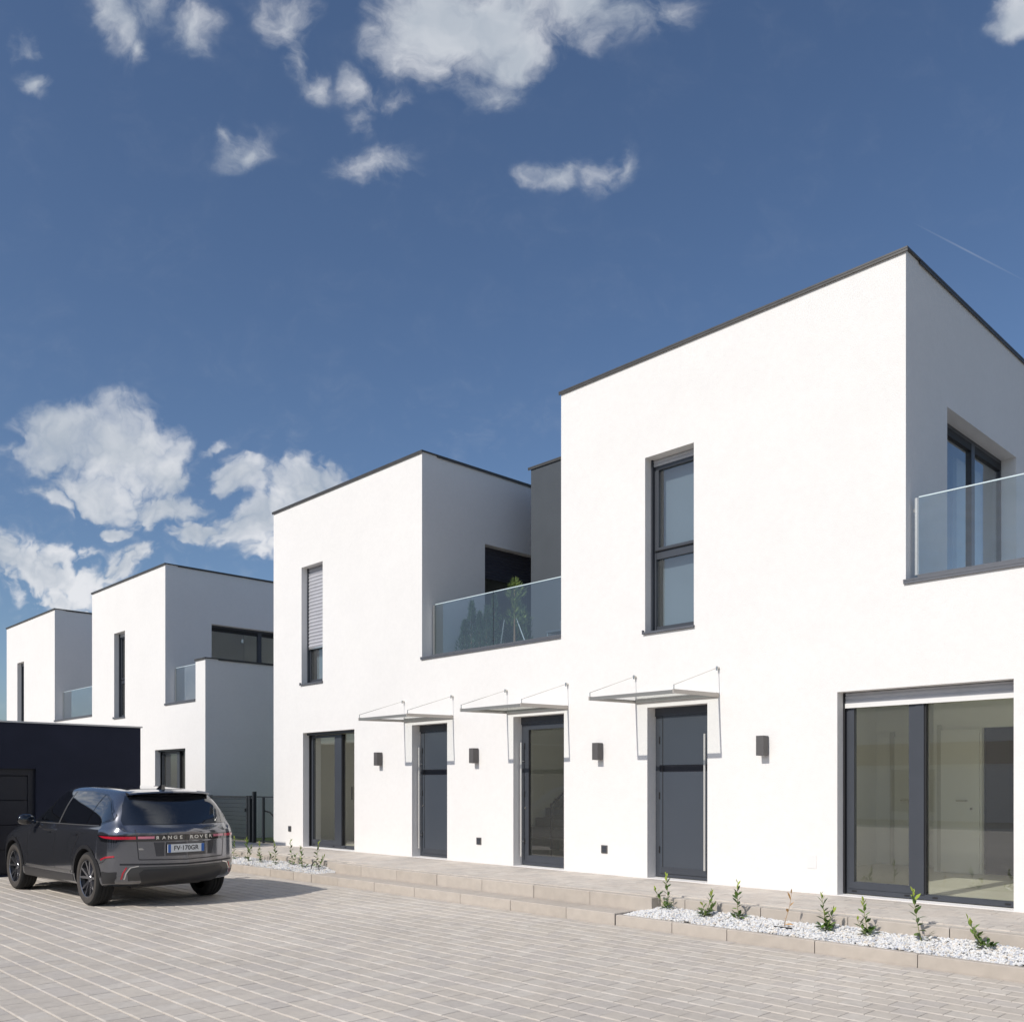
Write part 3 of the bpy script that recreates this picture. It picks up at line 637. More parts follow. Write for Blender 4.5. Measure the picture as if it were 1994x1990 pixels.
tag(MB().box(FRF, -5.67, -5.55, .62, .78, .001, .005).build('cover_plate', COVERW), 'flat white cover plate low on the wall left of the large glazing', 'plate')

# canopies
CFR = mat('canopy_edge_profile', (.26, .255, .24), .4, metal=.3)
CSR = mat('canopy_side_profile', (.50, .46, .41), .4, metal=.3)
def canopy(x0, x1, lab):
    o = empty('door_canopy', ((x0 + x1) / 2, YF, 2.86), lab, 'canopy', 'glass canopies over the entrance doors')
    yo = 9.57; z = 2.86; zf = 2.84
    def sb(b, xa, xb, ya, yb, h0, h1):      # follows the slight fall of the canopy
        za = z + (zf - z) * (YF - ya) / (YF - yo); zb = z + (zf - z) * (YF - yb) / (YF - yo)
        q = [(xa, ya, za + h0), (xb, ya, za + h0), (xb, yb, zb + h0), (xa, yb, zb + h0), (xa, ya, za + h1), (xb, ya, za + h1), (xb, yb, zb + h1), (xa, yb, zb + h1)]
        for f in ((3, 2, 1, 0), (4, 5, 6, 7), (0, 1, 5, 4), (1, 2, 6, 5), (2, 3, 7, 6), (3, 0, 4, 7)): b.quad([q[i] for i in f])
    b = MB(); sb(b, x0 + .022, x1 - .022, yo + .03, YF - .03, 0, .008); b.build('glass_sheet', GLC, o)
    for xx in (x0, x1 - .02):
        b = MB(); sb(b, xx, xx + .02, yo, YF - .002, -.022, .03); b.build('side_rail', CSR, o)
    b = MB(); sb(b, x0 + .021, x1 - .021, yo, yo + .028, -.025, .022); b.build('front_rail', CFR, o)
    b = MB(); sb(b, x0 + .021, x1 - .021, YF - .03, YF - .002, -.02, .035); b.build('wall_rail', CFR, o)
    for xx in (x0 + .01, x1 - .01):
        b = MB(); b.tube((xx, yo + .02, zf + .03), (xx, yo + .02, zf + .09), .007, 8); b.tube((xx, yo + .02, zf + .085), (xx, YF - .035, 3.225), .0045, 8); b.build('tie_rod', STEEL, o)
        b = MB(); b.tube((xx, YF - .001, 3.225), (xx, YF - .04, 3.225), .018, 10); b.box(WORLD, xx - .012, xx + .012, 3.19, 3.245, YF - .05, YF - .03); b.build('wall_bracket', STEEL, o)
canopy(-13.90, -12.46, 'clear glass door canopy on thin tie rods over the leftmost solid door')
canopy(-11.09, -9.70, 'clear glass door canopy on thin tie rods over the glass door')
canopy(-8.38, -6.95, 'clear glass door canopy on thin tie rods over the nearest solid door')

# ---------------- far row
H2 = empty('terraced_house', (-30, 14, ZT), 'far row of white cubic terraced houses beyond the dark garage and mesh fence', 'house')
TP2, FL2 = 7.66, 3.84
open2 = [(-28.14, -27.31, 3.66, 6.19), (-25.19, -23.28, ZT + .01, 2.62), (-37.56, -36.76, 3.66, 6.20)]
prof2 = [(-38.88, -33.42, -.05, TP2), (-33.42, -29.94, -.05, FL2), (-29.94, -24.52, -.05, TP2), (-24.52, -22.68, -.05, FL2), (-22.68, -22.13, -.05, 4.865)]
us = [x for r in open2 + prof2 for x in r[:2]]; vs = [-.05, ZT + .01, 2.62, 3.66, FL2, 4.865, 6.19, 6.20, TP2]
slab('front_wall', FRF, us, vs, lambda u, v: inrect(prof2)(u, v) and not inrect(open2)(u, v), .30, STUCCO, H2)
side('side_wall', -24.52, 1, YF + .30, YB, FL2, TP2, [(11.93, 14.5, FL2 + .03, 6.195)], H2)
side('side_wall', -33.42, 1, YF + .30, YB, FL2, TP2, [(11.93, 14.5, FL2 + .03, 6.195)], H2)
side('side_wall', -22.13, 1, YF + .30, YB, -.05, 4.865, [], H2)
side('side_wall', -38.88, -1, YF + .30, YB, -.05, TP2, [], H2)
side('side_wall', -29.94, -1, YF + .30, YB, FL2, TP2, [], H2)
bx('back_wall', STUCCO, H2, -38.58, -22.43, -.05, TP2 - .3, YB - .001, YB + .28)
for (a, b_) in ((-38.58, -33.72), (-29.64, -24.82)):
    bx('roof', ROOFM, H2, a, b_, TP2 - .28, TP2 - .15, YF + .301, YB - .002); bx('upper_floor', PAINTW, H2, a, b_, 3.32, 3.5, YF + .301, YB - .002)
for (a, b_) in ((-33.419, -29.941), (-24.519, -22.44)): bx('balcony_deck', BALC, H2, a, b_, FL2 - .25, FL2 - .012, YF + .301, YB - .002)
coping('roof_coping', H2, [(FRF, -38.91, -33.39, TP2 + .002), (FS(-33.42), YF + .345, YB + .3, TP2 + .002)])
coping('roof_coping', H2, [(FRF, -29.97, -24.49, TP2 + .002), (FS(-24.52), YF + .345, YB + .3, TP2 + .002)])
coping('parapet_coping', H2, [(FRF, -22.70, -22.10, 4.867), (FS(-22.13), YF + .345, YB + .3, 4.867)])
coping('balcony_coping', H2, [(FRF, -33.44, -29.942, FL2 + .002)], SILL)
coping('balcony_coping', H2, [(FRF, -24.54, -22.682, FL2 + .002)], SILL)
balustrade(H2, -33.35, -29.95, 10.88, FL2 + .04, 4.83)
balustrade(H2, -24.45, -22.69, 10.88, FL2 + .04, 4.84)
tall_window(H2, FRF, -28.14, -27.31, 3.66, 6.19, transom=4.75)
tall_window(H2, FRF, -37.56, -36.76, 3.66, 6.20, transom=4.75)
side_window(H2, -24.52, 11.93, 14.5, FL2 + .03, 6.195, mull=.62)
side_window(H2, -33.42, 11.93, 14.5, FL2 + .03, 6.195)
glazing(H2, -25.19, -23.28, ZT + .02, 2.62, -24.15, .12, .06, small=True)
bx('interior_floor', FLOORI, H2, -29, -22.45, ZT - .15, ZT + .022, YF + .302, 15.5); bx('interior_wall', PAINTW, H2, -29, -22.45, ZT, 2.95, 15.5, 15.6)
bx('ceiling', PAINTW, H2, -29, -22.45, 2.95, 3.05, YF + .302, 15.5)
bx('interior_wall', PAINTW, H2, -29.6, -24.83, 3.5, 7.3, 15.6, 15.7)
MB().tube((-24.8, 13.0, 5.9), (-24.8, 13.0, 5.8), .05).build('ceiling_spot', ALU, H2)

# ---------------- garage on the left
GX, GY, GZ = -18.35, 7.43, 2.79
G = empty('garage', (GX - 3, 3, 0), 'flat roofed navy black garage at the left edge behind the parked car', 'garage')
slab('garage_wall', FS(GX), [-6, 2.6, 5.50, GY], [-.05, .02, 1.95, GZ], lambda u, v: not (2.6 < u < 5.5 and .02 < v < 1.95), .25, NAVYST, G)
bx('garage_wall', NAVYST, G, GX - 6.5, GX - .251, -.05, GZ, GY - .25, GY); bx('garage_wall', NAVYST, G, GX - 6.5, GX - 6.25, -.05, GZ, -6, GY - .251)
bx('garage_wall', NAVYST, G, GX - 6.249, GX - .251, -.05, GZ, -6, -5.75)
bx('garage_roof', ROOFM, G, GX - 6.24, GX - .26, GZ - .2, GZ - .05, -5.74, GY - .26)
b = MB(); b.box(FS(GX), -6.03, GY + .03, GZ + .001, GZ + .03, -.28, .03); b.box(WORLD, GX - 6.5, GX - .281, GZ + .001, GZ + .03, GY - .28, GY + .03)
b.build('roof_coping', mat('pale_coping', (.5, .5, .5), .3, metal=.6), G)
gd = MB(); ring(gd, FS(GX), 2.6, 5.5, .02, 1.95, .12, -.16, -.08, wb=.01); gd = gd.build('garage_door', NAVYDR, G)
for k in range(4): MB().box(FS(GX), 2.721, 5.379, .035 + .448 * k, .035 + .448 * (k + 1) - .012, -.16, -.10).build('door_panel', NAVYDR, gd)

# ---------------- fence and gates between the rows
def wires(b, x0, x1, z0, z1, y, px, pz, r=.004):
    x = x0 + px
    while x < x1: b.box(WORLD, x - 1.8 * r, x + 1.8 * r, z0, z1, y - r, y + r); x += px
    z = z0 + pz
    while z < z1: b.box(WORLD, x0, x1, z - r, z + r, y + r, y + 3 * r); z += pz
ft = MB().box(WORLD, -22.1, -18.75, -.05, ZT - .013, YF + .03, YF + .35).build('fence_plinth', KERBP); ft['kind'] = 'structure'
MB().box(WORLD, -22.12, -18.74, -.055, .26, YF + .351, 40).build('lawn', GRASS)['kind'] = 'structure'
gt = empty('mesh_gate', (-21.1, 10.7, ZT), 'dark steel framed wire mesh gate between the two white rows', 'gate')
b = MB()
b.box(WORLD, -22.06, -22.0, ZT, 1.40, 10.67, 10.73); b.box(WORLD, -20.14, -20.08, ZT + .03, 1.40, 10.67, 10.73); b.box(WORLD, -22.0, -20.14, 1.34, 1.39, 10.675, 10.725); b.box(WORLD, -22.0, -20.14, ZT + .05, ZT + .10, 10.675, 10.725)
b.build('gate_frame', FENCE, gt); b = MB(); wires(b, -22.0, -20.14, ZT + .1, 1.34, 10.70, .05, .10, .0035); tag(b.build('wire_mesh', FENCE, gt), kind='stuff')
MB().box(WORLD, -20.19, -20.13, 1.02, 1.10, 10.64, 10.669).build('lock_box', FENCE, gt)
ps = empty('gate_post', (-19.96, 10.7, ZT), 'pair of dark square steel gate posts right of the mesh gate', 'post')
MB().box(WORLD, -20.03, -19.95, ZT - .02, 1.40, 10.66, 10.74).build('post', FENCE, ps)
MB().box(WORLD, -19.83, -19.77, ZT - .02, 1.50, 10.66, 10.74).build('post', FENCE, ps)
MB().box(WORLD, -19.95, -19.83, 1.33, 1.38, 10.68, 10.72).build('cross_bar', FENCE, ps)
fc = empty('mesh_fence', (-19.3, 10.75, ZT), 'short chain link fence panel meeting the near house corner', 'fence')
b = MB(); b.box(WORLD, -19.76, -18.76, 1.36, 1.39, 10.74, 10.77); b.box(WORLD, -19.50, -19.44, ZT - .02, 1.38, 10.735, 10.775); b.box(WORLD, -19.76, -18.76, ZT + .02, ZT + .05, 10.74, 10.77); b.build('fence_frame', FENCE, fc)
b = MB(); k = -1.1
while k < 1.0:
    for sgn in (1, -1):
        xa, xb = (-19.76 + k, -19.76 + k + 1.0) if sgn > 0 else (-18.76 - k, -18.76 - k - 1.0)
        za, zb = ZT + .04, ZT + 1.04
        lo, hi = -19.76, -18.76
        def cl(xa, za, xb, zb):
            t0, t1 = 0, 1
            for (p, q) in ((xa, xb),):
                if q > p: t0 = max(t0, (lo - p) / (q - p)); t1 = min(t1, (hi - p) / (q - p))
                else: t0 = max(t0, (hi - p) / (q - p)); t1 = min(t1, (lo - p) / (q - p))
            return t0, t1
        t0, t1 = cl(xa, za, xb, zb)
        if t1 > t0 + .02: b.tube((xa + (xb - xa) * t0, 10.756, za + t0), (xa + (xb - xa) * t1, 10.756, za + t1), .002, 4, cap=False)
    k += .07
tag(b.build('chain_link', FENCE, fc), kind='stuff')
b = MB(); P = [(-19.52, 10.80, 1.05), (-19.3, 10.82, 1.02), (-19.05, 10.84, .88), (-18.80, 10.86, .74)]
for p, q in zip(P[:-1], P[1:]): b.tube(p, q, .018, 8)
tag(b.build('hose', ANTHD), 'black hose sagging across the chain link fence', 'hose')
g2 = empty('mesh_gate', (-23.5, 16, .26), 'smaller dark mesh gate standing further back behind the first gate', 'gate')
b = MB(); y2 = 14.5; b.box(WORLD, -21.9, -21.84, .2, 1.36, y2, y2 + .06); b.box(WORLD, -24.2 + 3.6, -24.2 + 3.66, .2, 1.36, y2, y2 + .06); b.box(WORLD, -20.52, -20.44, .2, 1.34, y2, y2 + .06); b.box(WORLD, -21.84, -20.6, 1.30, 1.345, y2 + .01, y2 + .05); b.box(WORLD, -21.84, -20.6, .30, .345, y2 + .01, y2 + .05)
b.build('gate_frame', FENCE, g2); b = MB(); wires(b, -21.84, -20.6, .345, 1.30, y2 + .02, .05, .05, .003); tag(b.build('wire_mesh', FENCE, g2), kind='stuff')

# ---------------- buildings across the court (seen mirrored in the glass)
OB = empty('terraced_house', (-8, -22, 0), 'white terraced house with brown wooden band across the court, seen mirrored in the glazing', 'house')
bx('wall', STUCCO, OB, -40, 16, 0, 6.2, -30, -22)
bx('wooden_band', WOODB, OB, -40, 16, 2.6, 3.6, -21.99, -21.9)
for k in range(9): bx('window', ANTH, OB, -37 + 6 * k, -35 + 6 * k, .4, 2.4, -21.99, -21.94)
AP = empty('apartment_block', (-95, -80, 0), 'distant grey apartment block seen mirrored in the glass door', 'building')
bx('wall', CONC, AP, -112, -84, 0, 17, -98, -84)
for k in range(5):
    bx('balcony', mat('apt_dark%d' % k, (.12, .12, .13), .7), AP, -110, -86, 2.2 + 3 * k, 3.5 + 3 * k, -83.99, -83.2)
    bx('balcony', bpy.data.materials['apt_dark%d' % k], AP, -83.99, -83.2, 2.2 + 3 * k, 3.5 + 3 * k, -96, -86)
# ================================================================== PLANTS
def leaf_mesh(m):
    P = [(0,0,0),(.28,.15,.03),(.62,.19,.04),(1,0,-.03),(.62,-.19,.04),(.28,-.15,.03),(.3,0,0),(.64,0,.0)]
    me = bpy.data.meshes.new('leaf'); me.from_pydata(P, [], [(0,6,1),(1,6,7,2),(2,7,3),(0,5,6),(5,4,7,6),(4,3,7)]); me.materials.append(m)
    me.polygons.foreach_set('use_smooth', [True]*6); return me
LM = [leaf_mesh(m) for m in LEAF]
def bed_plant(x, y, z, h, lean, seed, lab, stems=2, big=True, dry=False, bushy=.5):
    r = random.Random(seed)
    o = empty('laurel_seedling' if not dry else 'withered_seedling', (x, y, z), lab, 'plant', None if dry else 'young shrubs in the gravel beds')
    sm = MB(); lf = []
    for s in range(stems):
        hh = h if s == 0 else h * r.uniform(.45, .75); a = r.uniform(0, 6.28)
        dx = lean[0] + (0 if s == 0 else math.cos(a) * .75); dy = lean[1] + (0 if s == 0 else math.sin(a) * .6)
        pts = []; q = Vector((x + r.uniform(-.012, .012), y + r.uniform(-.012, .012), z - .01))
        for k in range(6):
            pts.append(q.copy()); t = k / 5
            q = q + Vector((dx * (1 - .5*t) + r.uniform(-.1, .1), dy * (1 - .5*t) + r.uniform(-.1, .1), 1)).normalized() * hh / 5
        for k in range(5): sm.tube(pts[k], pts[k+1], .0042 - .0005*k, 5, r1=.0038 - .0005*k)
        n = max(6, int(hh * (46 if not dry else 16)))
        for i in range(n):
            t = .08 + .92 * i / (n - 1); k = min(4, int(t * 5)); p = pts[k].lerp(pts[k+1], t * 5 - k)
            az = i * 2.4 + s + r.uniform(-.3, .3); pit = (-.1 if t < .3 else .45) + .75 * t ** 2 + r.uniform(-.25, .25)
            sz = (.088 if t < .85 else .06) * r.uniform(.75, 1.15)
            mi = (3 if dry else (2 if t > .8 else (1 if r.random() < .55 else 0)))
            lf.append((p, az, pit, sz, mi, r.uniform(-.6, .6)))
    if bushy and not dry:
        for i in range(int(26 * bushy)):
            az = r.uniform(0, 6.28); p = Vector((x, y, z + r.uniform(.005, .05)))
            lf.append((p + Vector((math.cos(az), math.sin(az), 0)) * r.uniform(.005, .06), az, r.uniform(.05, .8), .088 * r.uniform(.7, 1.15), r.choice((0, 0, 1)), r.uniform(-.5, .5)))
    sm.build('stem', TWIG if dry else STEM, o)
    if big:
        for (p, az, pit, sz, mi, rl) in lf:
            q = inst('leaf', LM[mi], o, p, (0, 0, 0), sz); q.rotation_euler = (Matrix.Rotation(az, 3, 'Z') @ Matrix.Rotation(-pit, 3, 'Y') @ Matrix.Rotation(rl, 3, 'X')).to_euler()
    else:
        b = MB()
        for (p, az, pit, sz, mi, rl) in lf:
            R = Matrix.Rotation(az, 3, 'Z') @ Matrix.Rotation(-pit, 3, 'Y') @ Matrix.Rotation(rl, 3, 'X'); bb = len(b.v)
            for v in LM[0].vertices: b.v.append(tuple(p + R @ (v.co * sz)))
            for f in LM[0].polygons: b.f.append(tuple(bb + i for i in f.vertices)); b.mi.append(mi)
        tag(b.build('foliage', LEAF, o), kind='stuff')
bed_plant(-6.51, 8.86, .19, .40, (-.12, 0), 1, 'young laurel beside the end of the block steps, tall with bushy foot', 2)
bed_plant(-5.97, 8.80, .18, .29, (.42, .1), 2, 'low spreading young laurel with one side shoot, second from the block steps', 3, bushy=1)
bed_plant(-5.54, 8.82, .18, .40, (-.02, 0), 3, 'upright young laurel with dark glossy leaf pair, third from the block steps', 1, bushy=.9)
bed_plant(-4.94, 8.76, .175, .36, (.3, .05), 4, 'withered orange brown seedling standing alone in the white gravel', 1, dry=True)
bed_plant(-4.49, 8.78, .18, .37, (-.28, 0), 5, 'broad young laurel right of the withered seedling, leaning two ways', 3, bushy=.8)
bed_plant(-4.04, 8.76, .18, .36, (-.25, 0), 6, 'forked young laurel with two wide apart shoots in front of the large glazing', 2, bushy=.8)
bed_plant(-3.56, 8.84, .185, .47, (-.14, 0), 7, 'tallest single stemmed young laurel with bright yellow green tip', 1, bushy=.25)
bed_plant(-2.98, 8.80, .18, .30, (-.75, 0), 8, 'rightmost young laurel leaning far left over a dense dark foot', 2, bushy=1.1)
for i, (x, y, h) in enumerate([(-17.15, 8.8, .42), (-16.35, 8.7, .45), (-16.0, 8.78, .36), (-15.35, 8.72, .40), (-14.95, 8.85, .46), (-14.45, 8.74, .38), (-14.12, 8.84, .45)]):
    bed_plant(x, y, .19, h, (random.uniform(-.2, .2), 0), 20 + i, ['yellow green seedling closest to the rear of the car', 'single tall thin seedling in the left gravel bed just right of the car', 'short seedling beside the tall thin one in the left gravel bed',
              'middle seedling of the left gravel bed with dark lower leaves', 'tall seedling in front of the white house corner', 'bushy seedling second from the right end of the left gravel bed', 'rightmost seedling of the left gravel bed at the start of the steps'][i], 2, big=False, bushy=.3)
# little black drip line loop at the end of the left bed
b = MB(); P = [(-13.98 + .13 * math.cos(t), 8.72, .16 + .15 * math.sin(t)) for t in [k * math.pi / 8 for k in range(9)]]
for p, q in zip(P[:-1], P[1:]): b.tube(p, q, .008, 6)
tag(b.build('drip_hose', ANTHD), 'black drip hose loop sticking up at the right end of the left gravel bed', 'hose')
b = MB(); P = [(-4.94 + .11 * math.cos(t), 8.70 + .03 * math.sin(t), .172) for t in [math.pi + k * math.pi / 8 for k in range(9)]]
for p, q in zip(P[:-1], P[1:]): b.tube(p, q, .008, 6)
tag(b.build('drip_hose', ANTHD), 'short curved black hose lying in the gravel under the withered seedling', 'hose')

def conifer(name, lab, x, y, z, h, w, n, mi, group=None, shape='cone', trunk=.0):
    r = random.Random(int(x * 1000)); o = empty(name, (x, y, z), lab, 'shrub', group)
    MB().tube((x, y, z), (x, y, z + h * .85), .02, 6, r1=.006).build('trunk', BARK, o)
    b = MB()
    for i in range(n):
        t = r.random() ** .9; zz = trunk + (h - trunk) * t
        wd = w * ((1 - t) ** .7 if shape == 'cone' else (.55 + .5 * math.sin(t * 9 + x)) * (1 - t) ** .45)
        a = r.uniform(0, 6.28); rr = wd * (r.random() ** .5); k = .75 + .25 * math.sin(3 * a + 7 * t)
        p = Vector((x + math.cos(a) * rr * k, y + math.sin(a) * rr * k, z + zz)); d = Vector((math.cos(a) * .5, math.sin(a) * .5, 1.1 if shape == 'cone' else .5)).normalized()
        for c in range(3):
            e = (d + Vector((r.uniform(-.5, .5), r.uniform(-.5, .5), r.uniform(-.3, .3)))).normalized() * r.uniform(.05, .10); s_ = e.cross(Vector((r.random(), r.random(), r.random()))).normalized() * .007
            b.quad([p - s_, p + s_, p + e], mi if r.random() < .62 else 1)
    tag(b.build('crown', NEED, o), kind='stuff'); return o
DZ = FL - .012
pl = empty('planter_box', (-12.6, 11.35, DZ), 'long pale planter box behind the balcony glass', 'planter')
MB().box(WORLD, -13.15, -12.10, DZ, DZ + .18, 11.22, 11.48).build('trough', PLANTER, pl)
for i, (x, h) in enumerate([(-13.02, .62), (-12.82, .95), (-12.6, .72), (-12.4, .80), (-12.2, .98)]):
    conifer('cypress_shrub', ['lowest dark cypress shrub at the left end of the balcony planter', 'pointed cypress shrub second from the left in the balcony planter', 'middle cypress shrub of the balcony planter', 'cypress shrub right of the middle of the balcony planter', 'tallest cypress shrub at the right end of the balcony planter'][i],
            x, 11.35, DZ + .12, h, .21, 800, 0, 'cypress shrubs in the balcony planter')
pn = conifer('potted_pine', 'small light green pine with bare trunk and white stakes on the balcony', -11.62, 11.30, DZ + .15, 1.14, .36, 600, 2, None, 'pine', .35)
b = MB()
for (dx, dy) in ((-.32, -.05), (.30, .0)): b.tube((-11.62 + dx, 11.3 + dy, DZ + .1), (-11.62 + dx * .4 - .08, 11.3 + dy, DZ + .62), .012, 6)
b.build('stake', ALU, pn)
MB().tube((-11.62, 11.3, DZ), (-11.62, 11.3, DZ + .17), .13, 14, r1=.16).build('pot', PLANTER, pn)
conifer('dark_shrub', 'dense dark shrub behind the small pine on the balcony', -12.08, 11.85, DZ, 1.02, .50, 2200, 0)
ch = empty('folding_chair', (-10.8, 11.6, DZ), 'low grey folding chair at the right end of the balcony', 'chair')
MB().box(WORLD, -11.0, -10.6, DZ + .30, DZ + .33, 11.45, 11.8).build('seat', SILL, ch); MB().box(WORLD, -11.0, -10.6, DZ + .33, DZ + .55, 11.8, 11.82).build('backrest', SILL, ch)
for dx in (-10.98, -10.62):
    for dy in (11.47, 11.8): MB().tube((dx, dy, DZ), (dx, dy, DZ + .3), .01, 6).build('leg', ALU, ch)
# ================================================================== CAR
PAINT = mat('dark_grey_metallic_paint', (.175, .18, .20), .15, metal=.85, coat=1)
CGLAS = mat('tinted_car_glass', (.006, .007, .009), .02, spec=.9, coat=1)
CBLK = mat('gloss_black_trim', (.008, .008, .009), .08, spec=.6, coat=1)
CLAD = mat('lower_body_cladding', (.022, .022, .024), .35)
CTRIM = mat('satin_grey_trim', (.22, .215, .21), .28, metal=.7)
RUB = mat('tyre_rubber', (.055, .048, .042), .85, noise=.15, nscale=20)
RUBT = mat('tyre_tread', (.015, .015, .015), .9)
RIMM = mat('dark_alloy', (.30, .30, .32), .22, metal=.9)
RED = mat('tail_light_red', (.42, .012, .03), .12, coat=1)
REDP = mat('tail_light_pale', (.55, .18, .24), .12, coat=1)
CHR = mat('chrome_lettering', (.75, .75, .74), .15, metal=1)
PLW = mat('plate_white', (.72, .73, .72), .4); PLB = mat('plate_blue', (.02, .12, .42), .4); PLK = mat('plate_black', (.01, .01, .01), .5)
CAR = empty('parked_car', (-13.133, 5.50, 0), 'dark grey metallic SUV parked at the left seen from its rear corner', 'car')
CAR.rotation_euler = (0, 0, math.radians(182))
def loc_build(b, name, m, parent=CAR, smooth=False, weld=False):
    o = b.build(name, m, None, smooth=smooth, weld=weld); o.parent = parent; return o
K = [ # x, zlow, wmid, zbelt, wbelt, zroof, wroof
 (-1.03,.50,.80,.985,.76,1.015,.66),(-1.00,.40,.865,1.03,.83,1.075,.70),(-.93,.335,.915,1.06,.875,1.13,.70),(-.78,.29,.945,1.075,.90,1.27,.66),(-.58,.27,.958,1.08,.905,1.475,.61),
 (-.40,.26,.962,1.08,.905,1.575,.60),(-.1,.25,.965,1.075,.905,1.60,.61),(.5,.24,.955,1.06,.90,1.64,.62),(1.1,.23,.948,1.045,.90,1.655,.62),(1.55,.22,.945,1.035,.90,1.63,.61),(1.85,.22,.945,1.03,.90,1.50,.60),
 (2.15,.22,.948,1.025,.90,1.33,.62),(2.45,.22,.955,1.02,.90,1.15,.68),(2.65,.23,.96,1.01,.895,1.075,.72),(2.9,.24,.962,.99,.885,1.05,.72),(3.2,.25,.95,.95,.85,1.01,.68),(3.5,.28,.89,.89,.77,.945,.58),(3.68,.33,.79,.82,.66,.87,.48),(3.76,.44,.66,.74,.54,.77,.38)]
def section(k):
    x, zl, wm, zb, wb, zr, wr = k; m = (.55 + zl) / 2
    return [(x, 0, zl), (x, wm - .22, zl), (x, wm - .05, zl + .015), (x, wm - .012, zl + .09), (x, wm, .60), (x, wm, .78), (x, wb + (wm - wb) * .6, zb - .06), (x, wb, zb - .01),
            (x, wb - .02 if zr - zb > .12 else wb - .03, zb + .012), (x, (wb + wr) / 2 + (.03 if zr - zb > .15 else 0), (zb + zr) / 2 + .01), (x, wr + .03, zr - .055), (x, wr - .06, zr - .014), (x, wr * .5, zr), (x, 0, zr + .004)]
b = MB(); secs = []
for k in K:
    s_ = section(k); full = s_ + [(p[0], -p[1], p[2]) for p in reversed(s_[1:-1])]; secs.append(len(b.v)); b.v += full; n = len(full)
for i in range(len(K) - 1):
    for j in range(n): q = (j + 1) % n; b.f.append((secs[i] + j, secs[i] + q, secs[i+1] + q, secs[i+1] + j)); b.mi.append(0)
# rounded end caps as strips
h_ = n // 2
for base in (secs[0], secs[-1]):
    for j in range(h_ - 1):
        a, c = j, j + 1; d_, e_ = (n - a) % n, (n - c) % n
        if a == 0: b.f.append((base + a, base + c, base + e_)); b.mi.append(0)
        else: b.f.append((base + a, base + c, base + e_, base + d_)); b.mi.append(0)
    a = h_ - 1; b.f.append((base + a, base + h_, base + n - a)); b.mi.append(0)
cage = b.build('cage', PAINT)
sm_ = cage.modifiers.new('s', 'SUBSURF'); sm_.levels = sm_.render_levels = 2
dg = bpy.context.evaluated_depsgraph_get(); body0 = bpy.data.meshes.new_from_object(cage.evaluated_get(dg))
for v in body0.vertices:
    if v.co.x < -.25:
        t_ = min(1, (-.25 - v.co.x) / .60); t_ = t_ * t_ * (3 - 2 * t_); v.co.x += .36 * t_ * (abs(v.co.y) / .93) ** 2.1 * (1 - min(1, max(0, (v.co.z - 1.05) / .42)))
bm = bmesh.new(); bm.from_mesh(body0); BV = BVHTree.FromBMesh(bm); bm.free()
bpy.data.objects.remove(cage)
body = bpy.data.objects.new('body', body0); COL.objects.link(body)
cut = MB()
for cx in (0, 2.874):
    for s_ in (-1, 1): cut.tube((cx, s_ * .60, .375), (cx, s_ * 1.2, .375), .408, 40)
co_ = cut.build('cutter', CLAD)
bo = body.modifiers.new('b', 'BOOLEAN'); bo.operation = 'DIFFERENCE'; bo.object = co_; bo.solver = 'EXACT'; bo.material_mode = 'TRANSFER'
dg = bpy.context.evaluated_depsgraph_get(); dg.update(); nm = bpy.data.meshes.new_from_object(body.evaluated_get(dg)); body.modifiers.clear(); body.data = nm
bpy.data.objects.remove(co_); nm.polygons.foreach_set('use_smooth', [True] * len(nm.polygons)); body.parent = CAR
try:
    nm.set_sharp_from_angle(angle=math.radians(40))
except Exception: pass
def patch(name, poly, axis, m, off=.004, step=.05, parent=None, th=0):
    bm = bmesh.new(); vs = [bm.verts.new((p[0], p[1], 0)) for p in poly]; bm.faces.new(vs)
    for ax in (0, 1):
        lo, hi = min(p[ax] for p in poly), max(p[ax] for p in poly); t = lo + step
        while t < hi - .004:
            nrm = (1, 0, 0) if ax == 0 else (0, 1, 0); c = (t, 0, 0) if ax == 0 else (0, t, 0)
            bmesh.ops.bisect_plane(bm, geom=bm.verts[:] + bm.edges[:] + bm.faces[:], plane_co=c, plane_no=nrm); t += step
    last = None; miss = []
    for v in bm.verts:
        u, w = v.co.x, v.co.y
        if axis == 'L': o, d = Vector((u, 2, w)), Vector((0, -1, 0))
        elif axis == 'R': o, d = Vector((u, -2, w)), Vector((0, 1, 0))
        elif axis == 'B': o, d = Vector((-3, u, w)), Vector((1, 0, 0))
        elif axis == 'F': o, d = Vector((6, u, w)), Vector((-1, 0, 0))
        else: o, d = Vector((u, w, 3)), Vector((0, 0, -1))
        h, nn, _, _ = BV.ray_cast(o, d)
        if h is None:
            h, nn, _, _ = BV.find_nearest(o + d * (1.1 if axis in 'LR' else 2.0)); 
        if nn.dot(d) > 0: nn = -nn
        v.co = h + nn * off
    bmesh.ops.recalc_face_normals(bm, faces=bm.faces)
    me = bpy.data.meshes.new(name); bm.to_mesh(me); bm.free(); me.materials.append(m); me.polygons.foreach_set('use_smooth', [True] * len(me.polygons))
    # make normals face outwards
    o = bpy.data.objects.new(name, me); COL.objects.link(o); o.parent = parent or CAR; return o
def strip(pts, w):
    l, r = [], []
    for i, p in enumerate(pts):
        a = Vector(pts[max(0, i-1)]); c = Vector(pts[min(len(pts)-1, i+1)]); t = (c - a).normalized(); nn = Vector((-t.y, t.x)) * w / 2
        l.append((p[0] + nn.x, p[1] + nn.y)); r.append((p[0] - nn.x, p[1] - nn.y))
    return l + r[::-1]
